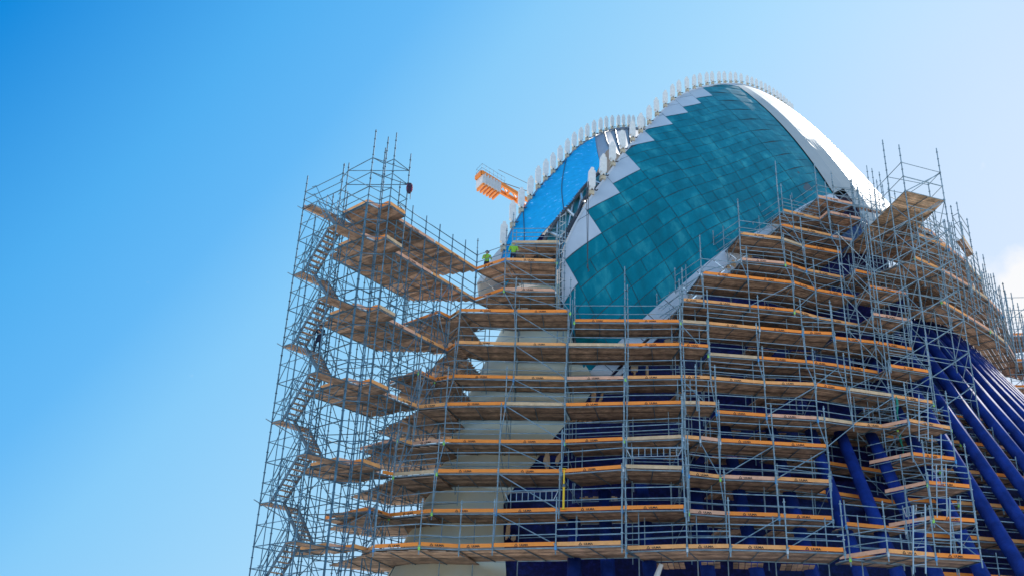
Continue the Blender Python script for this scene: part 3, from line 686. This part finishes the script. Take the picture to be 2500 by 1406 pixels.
for z in np.arange(5, 27.1, 2.0):
    for k in range(NL-1):
        a, b = le[k], le[k+1]; mb = MB(); mb.tube((*a, z), (*b, z), .025, 5); mb.tube((*a, z+1), (*b, z+1), .022, 5)
        wing.put("ledger", mb, MSW)
        if z < 27: brace(wing, (*(a if (k+int(z/2)) % 2 else b), z-2+.1), (*(b if (k+int(z/2)) % 2 else a), z+.0))
    for k in range(5):
        a, b = re_[k], re_[k+1]; mb = MB(); mb.tube((*a, z), (*b, z), .025, 5); mb.tube((*a, z+1), (*b, z+1), .022, 5); wing.put("ledger", mb, MSW)
        if z < 27: brace(wing, (*a, z), (*b, z-2))
    mb = MB()
    for k in range(6): mb.tube((*le[k], z-.1), (*re_[min(k, 5)], z-.1), .025, 5)
    wing.put("transom", mb, MSD)
    for a, b in ((A_, B_), (D_, E_), (A_, K_), (E_, F_), (B_, D_)):
        mb = MB(); mb.tube((*a, z), (*b, z), .025, 5); mb.tube((*a, z+1), (*b, z+1), .022, 5); wing.put("ledger", mb, MSW)
    for a, b in ((le[1], ctr[1]), (ctr[2], re_[3]), (le[3], ctr[3]), (A_, B_)): 
        if random.random() < .8: brace(wing, (*a, z), (*b, z-1.95), .02)
for z in (28.0, 28.9):
    for a, b in ((A_, B_), (B_, C_), (C_, D_), (D_, E_), (A_, E_), (B_, E_), (A_, K_)):
        mb = MB(); mb.tube((*a, z+.9), (*b, z+.9), .025, 5); wing.put("ledger", mb, MSW)
# ladders between wing decks
def ladder(sec, a, b, w=.42, name="ladder", m=MALU):
    a = np.asarray(a, float); b = np.asarray(b, float); d = b-a; u = np.cross(d, [0, 0, 1.]); u = np.array([1., 0, 0]) if np.linalg.norm(u) < 1e-3 else u/np.linalg.norm(u)
    u = np.array([.8, -.6, 0]); mb = MB(); mb.tube(a-u*w/2, b-u*w/2, .028, 5); mb.tube(a+u*w/2, b+u*w/2, .028, 5); n = int(np.linalg.norm(d)/.3)
    for k in range(1, n): p = a+d*k/n; mb.tube(p-u*w/2, p+u*w/2, .018, 5)
    sec.put(name, mb, m)
for (x0, y0, z0, x1, y1, z1) in ((1010,993,15.2,1038,928,17.2),(962,1150,11.2,985,1090,13.3),(890,1310,9.2,908,1260,11.2),(832,1400,7.2,850,1350,9.2)):
    a = at(x0, y0, z0); b = at(x1, y1, z1); b[1] = a[1]-.2; b[0] = a[0]+.35; b[2] = a[2]+1.9; ladder(wing, a, b, m=MSD)
wing.close()
# ---- stair tower at the far left
P0, Q0 = np.array([-11.5, 47.0]), np.array([-9.15, 44.85]); BB = B_+np.array([-.05, 0]); KK = np.array([-10.25, 48.35])
st = Section("stair_tower", (-9.7, 46.6, 0), "slender scaffold stair tower with zigzag aluminium stairs at the far left edge", "scaffold stair")
bdir = (Q0-P0)/np.linalg.norm(Q0-P0); adir = (KK-P0)/np.linalg.norm(KK-P0)
mids = [P0+bdir*1.25, KK+bdir*1.3]
for p, zt in ((P0, 29.0), (Q0, 28.6), (KK, 28.7), (BB, 27.), (mids[0], 26.2), (mids[1], 28.4)): pole(st, p, 3.5, zt, .036)
for p, z0 in ((P0+adir*.85, 3.5), (Q0+adir*.85, 3.5), (P0+bdir*.75, 3.5), (mids[0]+adir*.85, 3.5)): pole(st, p, z0, 24.9, .024, ros=False)
for z in np.arange(5, 27.1, 2.0):
    for a, b in ((P0, Q0), (Q0, BB), (BB, KK), (KK, P0), (mids[0], mids[1])):
        mb = MB(); mb.tube((*a, z), (*b, z), .028, 5)
        if a is not mids[0]: mb.tube((*a, z+1), (*b, z+1), .022, 5); mb.tube((*a, z+.5), (*b, z+.5), .02, 5) if (a is P0 or b is P0) and int(z) % 4 == 3 else None
        st.put("ledger", mb, MSW)
    k = int(round(z)) % 4 == 3                      # outer landings at 27, 23, 19 ...
    if z < 27:
        brace(st, (*P0, z), (*mids[0], z+2)) if not k else brace(st, (*P0, z), (*mids[0], z+1.95))
        brace(st, (*KK, z), (*BB, z+2) if k else (*mids[1], z+2)); brace(st, (*Q0, z), (*mids[0], z+2))
    c = P0 if k else Q0; s1 = 1 if k else -1
    land = [c, c+bdir*.75*s1, c+bdir*.75*s1+adir*1.75, c+adir*1.75]
    deck_poly(st, land, z, adir)
    if z < 27:                                     # flight up from this landing to the next, on alternating sides
        w0, w1 = (.08, .80) if k else (.92, 1.64)
        s0 = c+bdir*.75*s1; s2_ = (Q0 if k else P0)-bdir*.75*s1
        fl = MB(); tr_ = MB()
        for w in (w0, w1):
            a = np.array([*(s0+adir*w), z]); b = np.array([*(s2_+adir*w), z+2]); fl.bar(a, b, .05, .16)
            fl.tube(a+(0, 0, .95), b+(0, 0, .95), .02, 5); fl.tube(a, a+np.array([0, 0, .95]), .02, 5); fl.tube(b, b+np.array([0, 0, .95]), .02, 5); fl.tube((a+b)/2, (a+b)/2+np.array([0, 0, .95]), .02, 5); fl.tube(a+(0, 0, .5), b+(0, 0, .5), .018, 5)
        for i in range(9):
            t = (i+.5)/9; q = s0+(s2_-s0)*t; zz = z+2*t
            tr_.bar((*(q+adir*w0), zz), (*(q+adir*w1), zz), .2, .035)
        st.put("stair_flight", fl, MSD); st.put("stair_treads", tr_, MWOOD)
        # bent hand rail of the outer side
        hr = MB(); o_ = s0-adir*.02+bdir*-.2*s1
        pts = [np.array([*o_, z+.5]), np.array([*(s0+bdir*.25*s1), z+.62]), np.array([*(s2_-bdir*.15*s1), z+2.55]), np.array([*(s2_+bdir*.2*s1), z+2.6])]
        for off_ in (0, .5):
            for i in range(3): hr.tube(pts[i]+(0, 0, off_), pts[i+1]+(0, 0, off_), .02, 5)
        st.put("hand_rail", hr, MSW)
deck_poly(st, [P0+adir*.0, P0+bdir*.7, P0+bdir*.7+adir*4.3, P0+adir*4.3], 27, adir); toe(st, P0, P0+adir*1.7, 27, 2, text=False)
for z in (28, 27.5): 
    for a, b in ((P0, KK), (P0, mids[0]), (mids[0], Q0)): brace(st, (*a, z), (*b, z))
for z in (27, 23, 19, 15, 11): st.put("tie_tube", (lambda m: (m.tube((*(P0-np.array([.4, -.3])), z+.25), (*(mids[1]), z-1.1), .026, 5), m)[1])(MB()), MS)
st.close()
STEEL[0] = MS
# ---- landing tower in front of the slanting tubes
lt = Section("scaffold", (22, 48, 0), "scaffold of short landings between the stepped bays and the lattice tower", group="scaffold sections wrapped round the hall")
lr = build(LAND, lt, lambda z: 2.3 if z >= 19 else 2.0, inner=True)
for z in (17, 15, 13, 11, 9):                    # return toe boards
    P, I = lr[z]; toe(lt, P[0], I[0]-(I[0]-P[0])*.0+np.array([-.9, .2]), z, 2, text=False); rails(lt, P[0], I[0]+np.array([-.9, .2]), z)
for (x0, y0, x1, y1, z) in ((2255,1075,2270,1006,15.2),(2288,1180,2308,1105,13.1),(2300,1262,2325,1190,11.1),(2335,1352,2362,1290,9.1),(2245,1400,2258,1366,7.2)):
    a = at(x0, y0, z); b = a+np.array([.45, .35, 2.5]); ladder(lt, a, b)
lattice_beam(lt, at(2208, 1262, 11.6), at(2240, 1253, 11.9), n=5)
lt.close()
# ---- tall lattice tower with the big cantilever deck
tw = Section("lattice_tower", (25, 54, 0), "tall braced lattice tower carrying one broad plank deck against the white sky on the right", "scaffold tower")
w0 = np.array([26.75, 53.2]); n1 = np.array([-2.75, -1.0]); dk = [at(2210, 465, 33)[:2], at(2306, 489, 33)[:2], at(2172, 622, 33)[:2], at(2053, 620, 33)[:2]]
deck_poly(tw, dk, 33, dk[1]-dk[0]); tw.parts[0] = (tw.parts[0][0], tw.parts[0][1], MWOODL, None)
cor = dk
ax = (dk[3]-dk[0]); NB = 5
Lf = [dk[0]+ax*k/NB for k in range(NB+1)]; Rt = [dk[1]+(dk[2]-dk[1])*k/NB for k in range(NB+1)]
hts = {0: 36.3, 1: 37.8, 2: 35.4, 3: 34.6, 4: 34.2, 5: 34.}
for k in range(NB+1):
    pole(tw, Lf[k], 6 if k < 4 else 18, hts[k], .035); pole(tw, Rt[k], 6 if k < 4 else 18, 36.8 if k == 0 else 35.6-.4*k, .035)
for z in np.arange(8.85, 33.1, 2.01):
    for k in range(NB if z > 20 else 2):
        for R_3 in (Lf, Rt):
            mb = MB(); mb.tube((*R_3[k], z), (*R_3[k+1], z), .026, 5); tw.put("ledger", mb, MS)
            if z < 32.5: brace(tw, (*(R_3[k]), z), (*(R_3[k+1]), z+2)) if (R_3 is Rt) != (k % 2 == 0) else brace(tw, (*(R_3[k]), z+2), (*(R_3[k+1]), z))
    for k in range(NB+1 if z > 20 else 3):
        mb = MB(); mb.tube((*Lf[k], z), (*Rt[k], z), .026, 5)
        if k == 0: mb.tube((*Lf[k], z+1), (*Rt[k], z+1), .022, 5)
        tw.put("transom", mb, MS)
    brace(tw, (*Lf[0], z-.05), (*Rt[0], z+1.95), .03)
    # outrigger frame to the left, over the landings
    q = Lf[0]+np.array([-2.9, -.9])
    if z < 30:
        mb = MB(); mb.tube((*q, z), (*Lf[0], z), .025, 5); mb.tube((*q, z+1), (*Lf[0], z+1), .02, 5); tw.put("ledger", mb, MS)
        brace(tw, (*q, z), (*(Lf[0]), z+2) ); brace(tw, (*q, z+2), (*(q+np.array([-.8, 2.4])), z)); brace(tw, (*Lf[0], z+2), (*(Lf[1]), z))
        q2 = q+np.array([-2.3, -.8])
        if z < 27: mb = MB(); mb.tube((*q2, z), (*q, z), .023, 5); tw.put("ledger", mb, MS)
        if z < 27 and random.random() < .7: brace(tw, (*q2, z+2), (*q, z))
for p, zt in ((Lf[0]+np.array([-2.9, -.9]), 31), (Lf[0]+np.array([-2.1, 1.5]), 33.5), (Lf[0]+np.array([-5.2, -1.7]), 28), (Lf[0]+np.array([-1.4, -.4]), 26), (Lf[0]+np.array([-4.2, -1.0]), 24)): pole(tw, p, 6, zt, .03)
for h in (1.0, 2.0):
    for a, b in ((dk[0], dk[1]), (dk[1], Rt[1]), (Rt[1], Lf[1]), (dk[0], Lf[1]), (Lf[1], Lf[2]), (Lf[2], Lf[3])):
        if h == 2.0 and b is Lf[3]: continue
        brace(tw, (*a, 33+h), (*b, 33+h))
brace(tw, (*dk[1], 35), (*Lf[2], 33.2)); brace(tw, (*Rt[2], 34.2), (*Lf[1], 33)); brace(tw, (*dk[1], 33.1), (*Lf[1], 31.2), .03)
tw.close()
# ---- sunlit run on the far shoulder
far = Section("scaffold", (29, 58, 0), "densely braced sunlit scaffold on the far right shoulder above the slanting blue tubes", group="scaffold sections wrapped round the hall")
FARL = {27: [(26.6, 55.4), (29.2, 57.6), (31.6, 59.7), (33.8, 61.9), (35.7, 64.6), (37.2, 67.6)], 29: [(24.5, 53.6), (27, 55.3), (29.4, 57.2), (31.6, 59.2), (33.7, 61.6), (35.4, 64.4), (36.6, 67.5)],
        31: [(25.3, 54.4), (27.9, 56.0), (30, 58.0), (31.9, 60.3), (33.6, 63.2)], 33: [(25.6, 56.4), (27.7, 57.6), (29.6, 59.6), (31.2, 62)], 35: [(25.8, 59), (27.6, 60.2), (29.2, 62)]}
pv = None
for z in sorted(FARL):
    P = [np.array(p) for p in FARL[z]]; I = []
    r_ = run(far, P, z, 4.6 if z < 30 else (3.2 if z < 33 else 2.4), pv, kinds=[1, 2, 3, 2, 0], text=False); pv = P
    for k in range(len(P)-1):
        brace(far, (*P[k], z), (*P[k+1], z+2)); mb = MB(); mb.tube((*P[k], z+1.5), (*P[k+1], z+1.5), .026, 5); mb.tube((*P[k], z-.4), (*P[k+1], z-.4), .026, 5); far.put("ledger", mb, MS)
    for k in range(len(P)): pole(far, P[k]+np.array([.3, -.3]), z-2, z+1.8)
bx = [at(2335, 590, 31)[:2], at(2350, 582, 31)[:2], at(2375, 620, 31)[:2]]; b4 = bx[2]+(bx[0]-bx[1])
deck_poly(far, [bx[0], bx[1], bx[2], b4], 31, bx[2]-bx[1]); toe(far, bx[1], bx[2], 31, 3, text=False, h=.22)
for p in bx+[b4]: pole(far, p, 27, 33.6)
for h in (.6, 1.2): 
    for a, b in ((bx[0], bx[1]), (bx[1], bx[2]), (bx[0], b4)): brace(far, (*a, 31+h+.6), (*b, 31+h+.6))
for k in range(8):                               # bare standards along the silhouette
    p = np.array(cr(FARL[29], 2+k*.5))+np.array([.9, -.5]); pole(far, p, 24.5, 30.4-k*.15, .03)
    brace(far, (*p, 27), (*(np.array(cr(FARL[29], min(2+(k+1)*.5, 6)))+np.array([.9, -.5])), 29))
far.close()
# ---- another scaffold beyond it, at the right edge of the picture
be = Section("scaffold", (38, 66, 0), "distant scaffold with timber decks at the extreme right edge of the view", group="scaffold sections wrapped round the hall")
for z in (21, 23, 25, 27):
    y = {27: 790, 25: 868, 23: 935, 21: 1005}[z]
    D = 66.; X0 = atY(2462+(27-z)*2, y, D)
    P = [np.array([X0[0]+k*2.6, D-.4*k]) for k in range(4)]
    run(be, P, z+2.4, 3.2, None, kinds=[0, 2], text=False)
    for k in range(3): brace(be, (*P[k], z+2.4), (*P[k+1], z+4.4))
P = [np.array([atY(2440, 700, 66)[0]+k*2.6, 66-.4*k]) for k in range(4)]
for k, p in enumerate(P):
    pole(be, p, 28, 33.4); pole(be, p+np.array([.2, 2.5]), 28, 32.6)
    if k < 3:
        for z in (30.4, 31.4, 32.4): brace(be, (*p, z), (*P[k+1], z)); brace(be, (*(p+np.array([.2, 2.5])), z-.5), (*(P[k+1]+np.array([.2, 2.5])), z-.5))
        brace(be, (*p, 30.4), (*P[k+1], 32.4)); brace(be, (*p, 32.4), (*(p+np.array([.2, 2.5])), 30.4))
be.close()

# ---- inner walkways between the slanting tubes and the navy wall
iw = Section("scaffold", (30, 54, 0), "inner walkways with orange boards glimpsed between the slanting blue tubes at lower right", group="scaffold sections wrapped round the hall")
for z in (9, 11, 13, 15, 17, 19):
    qs = np.linspace(s_of_x(20.5), s_of_x(20.5)+22, 9); P = [foot(q)+fnorm(q)*(.65*(z-9)+.75) for q in qs]
    run(iw, P, z, 1.5, None, kinds=[0, 1, 0, 2], text=False, up=1.2)
iw.close()
#==================================================================== EXTRAS
# crane counter-jib behind the hall
def cpt(x, y, D=96.): return atY(x, y, D)
cr_loc = (1.5, 97, 0)
CR = empty("tower_crane", cr_loc, "orange tower crane whose counterweighted rear jib pokes out left of the white fins", "crane")
j0 = cpt(1170, 424); j1 = cpt(1290, 480); dj = (j1-j0)/np.linalg.norm(j1-j0); dj = np.array([dj[0], dj[1], 0]); 
t0 = cpt(1163, 436, 94.5); 
# jib: two parallel orange box girders running back behind the building
ja, jb = cpt(1176, 421, 93.), cpt(1268, 477, 99.); ja[2] = jb[2] = (ja[2]+jb[2])/2
ka, kb = cpt(1160, 436, 94.2), cpt(1262, 488, 100.); 
zj = float(ja[2]); r = ray(1176, 421); ja = CAM+r*((zj-1.6)/r[2]); r = ray(1268, 477); jb = CAM+r*((zj-1.6)/r[2]); r = ray(1162, 435); ka = CAM+r*((zj-1.6)/r[2]); r = ray(1262, 489); kb = CAM+r*((zj-1.6)/r[2])
ext = (jb-ja); jb2 = jb+ext*.9; kb2 = kb+ext*.9
mb = MB(); mb.bar(ja, jb2, .28, .42); mb.bar(ka, kb2, .28, .42); mb.bar(ja, ka, .3, .42)
for t in (.0, .28, .55, .75, 1.0, 1.3, 1.6, 1.9): mb.bar(ja+ext*t, ka+(kb-ka)*t, .2, .25)
for t in (.55, .78, 1.0, 1.3): mb.bar(ja+ext*t, ka+(kb-ka)*(t+.22), .14, .14)
child("counter_jib", mb, MCRANE, CR)
for i in range(6):
    t = .06+i*.075; c = (ja+ext*t)*.5+(ka+(kb-ka)*t)*.5; mb = MB(); e = (ka-ja); e /= np.linalg.norm(e)
    mb.bar(c-e*.85+np.array([0, 0, -.62]), c+e*.85+np.array([0, 0, -.62]), .40, 1.25); child("counterweight", mb, MCONC, CR)
    mb = MB(); mb.bar(c-e*.8+np.array([0, 0, -1.38]), c+e*.8+np.array([0, 0, -1.38]), .2, .3); mb.bar(c+np.array([0, 0, .15]), c+np.array([0, 0, -.05]), .3, .3, up=(1, 0, 0)); child("weight_bracket", mb, MCRANE, CR)
mb = MB()
for base in (ja, ka):
    for h in (.6, 1.1): mb.tube(base+(0, 0, h), base+ext*.6+(0, 0, h), .016, 5)
    for t in np.linspace(0, .6, 7): mb.tube(base+ext*t, base+ext*t+np.array([0, 0, 1.1]), .016, 5)
for h in (.6, 1.1): mb.tube(ja+(0, 0, h), ka+(0, 0, h), .016, 5)
child("walkway_rail", mb, MDARK, CR)
mb = MB(); tp = jb2+np.array([0, 0, 7.]); mb.tube(ja+ext*.55+(0, 0, .3), jb+ext*.25+(0, 0, 1.2), .05, 5); mb.tube(ja+ext*.42+(0, 0, 1.6), jb+ext*.25+(0, 0, 2.2), .03, 5); child("tie_rope", mb, MDARK, CR)
mb = MB(); c = jb2*.5+kb2*.5
for sx in (-.9, .9):
    for sy in (-.9, .9): mb.bar((c[0]+sx, c[1]+sy, 0), (c[0]+sx, c[1]+sy, c[2]), .16, .16, up=(1, 0, 0))
for z in np.arange(1, c[2]-1, 2.):
    for sx, sy, tx, ty in ((-.9, -.9, .9, -.9), (.9, -.9, .9, .9), (.9, .9, -.9, .9), (-.9, .9, -.9, -.9)): mb.tube((c[0]+sx, c[1]+sy, z), (c[0]+tx, c[1]+ty, z+2), .06, 4)
child("mast", mb, MCRANE, CR)
# ---- people
def person(name_loc, label, pose, cloth, top, scale=1.0, head_m=None, hat=None):
    """pose: joint positions (metres, local, feet at 0)"""
    e = empty("person", tuple(float(v) for v in name_loc), label, "person")
    J = pose; edges = [("pel", "chest"), ("chest", "neck"), ("neck", "head"), ("head", "crown"), ("chest", "shL"), ("shL", "elL"), ("elL", "haL"), ("chest", "shR"), ("shR", "elR"), ("elR", "haR"), ("pel", "hiL"), ("hiL", "knL"), ("knL", "anL"), ("anL", "toL"), ("pel", "hiR"), ("hiR", "knR"), ("knR", "anR"), ("anR", "toR")]
    rad = dict(pel=.15, chest=.17, neck=.06, head=.09, crown=.07, shL=.075, shR=.075, elL=.05, elR=.05, haL=.035, haR=.035, hiL=.10, hiR=.10, knL=.065, knR=.065, anL=.045, anR=.045, toL=.04, toR=.04)
    for sd in "LR":
        h = np.array(J["ha"+sd]); el = np.array(J["el"+sd]); d = (h-el)/np.linalg.norm(h-el); s = np.cross(d, [0, 0, 1.]); s = s/max(np.linalg.norm(s), 1e-6)
        J["pa"+sd] = tuple(h+d*.07); rad["pa"+sd] = .035; edges.append(("ha"+sd, "pa"+sd))
        for i, (o, ln) in enumerate(((-.035, .07), (-.012, .085), (.012, .08), (.035, .06))):
            a = h+d*.08+s*o; J[f"f{i}{sd}"] = tuple(a+d*ln*.5+np.array([0, 0, -.01])); J[f"g{i}{sd}"] = tuple(a+d*ln*.8+np.array([0, 0, -.04])); rad[f"f{i}{sd}"] = .009; rad[f"g{i}{sd}"] = .008
            edges += [("pa"+sd, f"f{i}{sd}"), (f"f{i}{sd}", f"g{i}{sd}")]
        J["th"+sd] = tuple(h+d*.05+s*.06); rad["th"+sd] = .010; edges.append(("ha"+sd, "th"+sd))
    ks = list(J); me = bpy.data.meshes.new("person_body"); me.from_pydata([tuple(float(c)*scale for c in J[k]) for k in ks], [(ks.index(a), ks.index(b)) for a, b in edges], []); me.update()
    o = bpy.data.objects.new("tmp_body", me); COL.objects.link(o); md = o.modifiers.new("skin", 'SKIN'); sv = me.skin_vertices[0].data
    for k, v in zip(ks, sv): v.radius = (rad[k]*scale, rad[k]*scale); v.use_root = (k == "pel")
    s2m = o.modifiers.new("sub", 'SUBSURF'); s2m.levels = 1; s2m.render_levels = 1
    bpy.context.view_layer.update(); dg = bpy.context.evaluated_depsgraph_get(); m2 = bpy.data.meshes.new_from_object(o.evaluated_get(dg)); bpy.data.objects.remove(o)
    for p_ in m2.polygons: p_.use_smooth = True
    m2.materials.clear(); [m2.materials.append(x) for x in (cloth, MSKIN, top)]
    hz, hands, wz = J["neck"], [J["haL"], J["haR"]], J["pel"][2]
    for p_ in m2.polygons:
        c = p_.center/scale
        if (Vector(c)-Vector(J["head"])).length < .17 and c[2] > J["neck"][2]+.03: p_.material_index = 1
        elif min((Vector(c)-Vector(h)).length for h in hands) < .13: p_.material_index = 1
        elif c[2] > wz+.05: p_.material_index = 2
    b = bpy.data.objects.new("body", m2); COL.objects.link(b); b.parent = e
    H = np.array(J["head"])*scale; mb = MB(); n = 12
    for i in range(5):
        a0, a1 = i*math.pi/10, (i+1)*math.pi/10; 
        mb.tube(H+(0, 0, .04+.12*math.sin(a0)), H+(0, 0, .04+.12*math.sin(a1)), .125*math.cos(a0), n, max(.125*math.cos(a1), .002))
    mb.tube(H+(0, 0, .035), H+(0, 0, .05), .15, n)
    link("hard_hat", mb.mesh("hard_hat", True), hat or MWHITE, b)
    return e, b
base = dict(pel=(0, 0, .95), chest=(0, 0, 1.30), neck=(0, 0, 1.50), head=(0, 0, 1.62), crown=(0, 0, 1.72), shL=(-.20, 0, 1.42), shR=(.20, 0, 1.42), elL=(-.27, -.05, 1.15), elR=(.27, -.05, 1.15), haL=(-.25, -.25, 1.0), haR=(.25, -.25, 1.0),
            hiL=(-.10, 0, .90), hiR=(.10, 0, .90), knL=(-.11, -.04, .5), knR=(.11, -.04, .5), anL=(-.11, 0, .08), anR=(.11, 0, .08), toL=(-.13, -.18, .03), toR=(.13, -.18, .03))
p = dict(base); p.update(haR=(.05, -.38, 1.22), elR=(.24, -.2, 1.12), knL=(-.12, -.22, .62), anL=(-.14, -.1, .25), toL=(-.15, -.28, .22), chest=(.03, -.05, 1.3), shR=(.22, -.06, 1.42), shL=(-.18, -.04, 1.42))
pa = at(776, 868, 19.0); 
person((-9.74, 47.12, 18.56), "person in dark work clothes climbing the zigzag stair of the left tower", p, MCLO, MCLO, 1.0, hat=MDARK)
p = dict(base); p.update(haL=(-.1, -.4, 1.2), haR=(.2, -.42, 1.15))
pb = at(1158, 662, 27.0)
person((pb[0]+.7, pb[1]+.75, 27.02), "person in a lime hi-vis vest standing where the wing meets the wall scaffold", dict(p), MCLO, MVIS, 1.0, hat=MCLO)
pc = at(1240, 637, 27.0)
person((pc[0]+.3, pc[1]+1.0, 27.02), "person in a lime hi-vis vest at the top deck beside the blue sheeting", dict(base), MCLO, MVIS, 1.0, hat=MWHITE)
# ---- bag hanging on the corner post and tool bundle on the deck below
bg_ = np.array([E_[0]+.12, E_[1]-.12, 28.9]); BG = empty("rucksack", tuple(bg_), "dark rucksack with magenta edges hung on the corner post of the wing's top", "bag")
mb = MB(); n = 14
for i in range(6):
    t0, t1 = i/6, (i+1)/6; rf = lambda t: .19*(math.sin(math.pi*min(t*.85+.12, 1))**.55)
    mb.tube(bg_+(0, 0, -.62*t0), bg_+(0, 0, -.62*t1), rf(t0), n, rf(t1))
child("bag_body", mb, MBAG, BG, smooth=True)
mb = MB(); mb.bar(bg_+(.13, -.10, -.12), bg_+(.14, -.12, -.5), .05, .03); mb.bar(bg_+(-.13, -.10, -.1), bg_+(-.13, -.12, -.42), .05, .03); child("edge_stripe", mb, MRED, BG)
mb = MB(); mb.bar(bg_+(.08, -.02, -.62), bg_+(.09, -.02, -.98), .05, .03); mb.tube(bg_+(0, 0, -.02), bg_+(-.1, .08, .12), .018); child("strap", mb, MDARK, BG)
tb = np.array([E_[0]-.35, E_[1]+.1, 27.05]); TB = empty("tool_bag", tuple(tb), "dark slumped tool bag on the top wing deck under the hanging rucksack", "bag")
mb = MB(); mb.tube(tb+(-.25, 0, .2), tb+(0, 0, .24), .12, 12, .2); mb.tube(tb+(0, 0, .24), tb+(.28, 0, .2), .2, 12, .1); child("bag_body", mb, MCLO, TB, smooth=True)
mb = MB(); mb.tube(tb+(-.15, 0, .38), tb+(0, 0, .58), .02); mb.tube(tb+(0, 0, .58), tb+(.15, 0, .36), .02); child("handle", mb, MDARK, TB)
# ---- hoist rope with hook over the teal flank
h0 = atY(1431, 495, 56.0); h1 = atY(1424, 640, 53.4); HR = empty("hoist_rope", tuple(h0), "thin twin hoist rope hanging down the white edge panels onto the teal flank", "rope")
mb = MB(); h1 = np.array([h0[0]-.05, h0[1]-2.3, h1[2]]); h0b = h0+np.array([-.05, -2.3, .2]); mb.tube(h0b, h1, .02, 5); mb.tube(h0b+(-.13, 0, 0), h1+(-.02, 0, .3), .018, 5); mb.tube(h0b, h0, .03, 5); child("rope", mb, MDARK, HR)
mb = MB(); mb.tube(h1, h1+(0, 0, -.25), .05, 6); mb.tube(h1+(0, 0, -.25), h1+(.1, 0, -.4), .03); mb.tube(h1+(.1, 0, -.4), h1+(.0, 0, -.5), .025); child("hook", mb, MDARK, HR)
# ---- yellow adjustable prop
y0 = at(1371, 1240, 11.05); YP = empty("steel_prop", tuple(y0), "yellow adjustable steel prop between two decks at the navy wall's left", "prop")
mb = MB(); y0 = y0+np.array([.1, .25, 0]); mb.tube(y0, y0+(0, 0, 1.1), .05, 8); mb.tube(y0+(0, 0, 1.1), y0+(0, 0, 1.9), .035, 8); mb.bar(y0+(-.1, 0, .02), y0+(.1, 0, .02), .2, .02); mb.bar(y0+(-.1, 0, 1.9), y0+(.1, 0, 1.9), .2, .02); child("tube", mb, MYEL, YP)
mb = MB(); mb.tube(y0+(0, 0, 1.05), y0+(0, 0, 1.18), .075, 8); mb.tube(y0+(-.12, 0, 1.1), y0+(.12, 0, 1.1), .015); child("collar", mb, MSD, YP)
# ---- green debris-net rope falling beside the landings
g0 = at(2184, 968, 19.1); GN = empty("green_net", tuple(g0), "bundled green safety net hanging beside the short landings on the right", "net")
mb = MB(); q = g0+np.array([0, -.15, 0])
for i in range(12):
    a = q+np.array([.05*math.sin(i*1.3), .03*math.cos(i), -i*.28]); b = q+np.array([.05*math.sin((i+1)*1.3), .03*math.cos(i+1), -(i+1)*.28]); mb.tube(a, b, .05+.02*math.sin(i), 7, .05+.02*math.sin(i+1))
child("netting", mb, MGREEN, GN)
# ---- lamp hung under the lowest deck
l0 = at(1618, 1385, 8.3); LP = empty("site_lamp", tuple(l0), "white tubular site lamp hanging tilted under the lowest middle deck", "lamp")
mb = MB(); l0 = l0+np.array([0, 1., 0]); mb.tube(l0+(-.12, 0, -.25), l0+(.1, 0, .3), .13, 12, .10); child("lamp_housing", mb, MFIN, LP); mb = MB(); mb.tube(l0+(.1, 0, .3), l0+(.12, .1, .7), .02); child("bracket", mb, MDARK, LP)
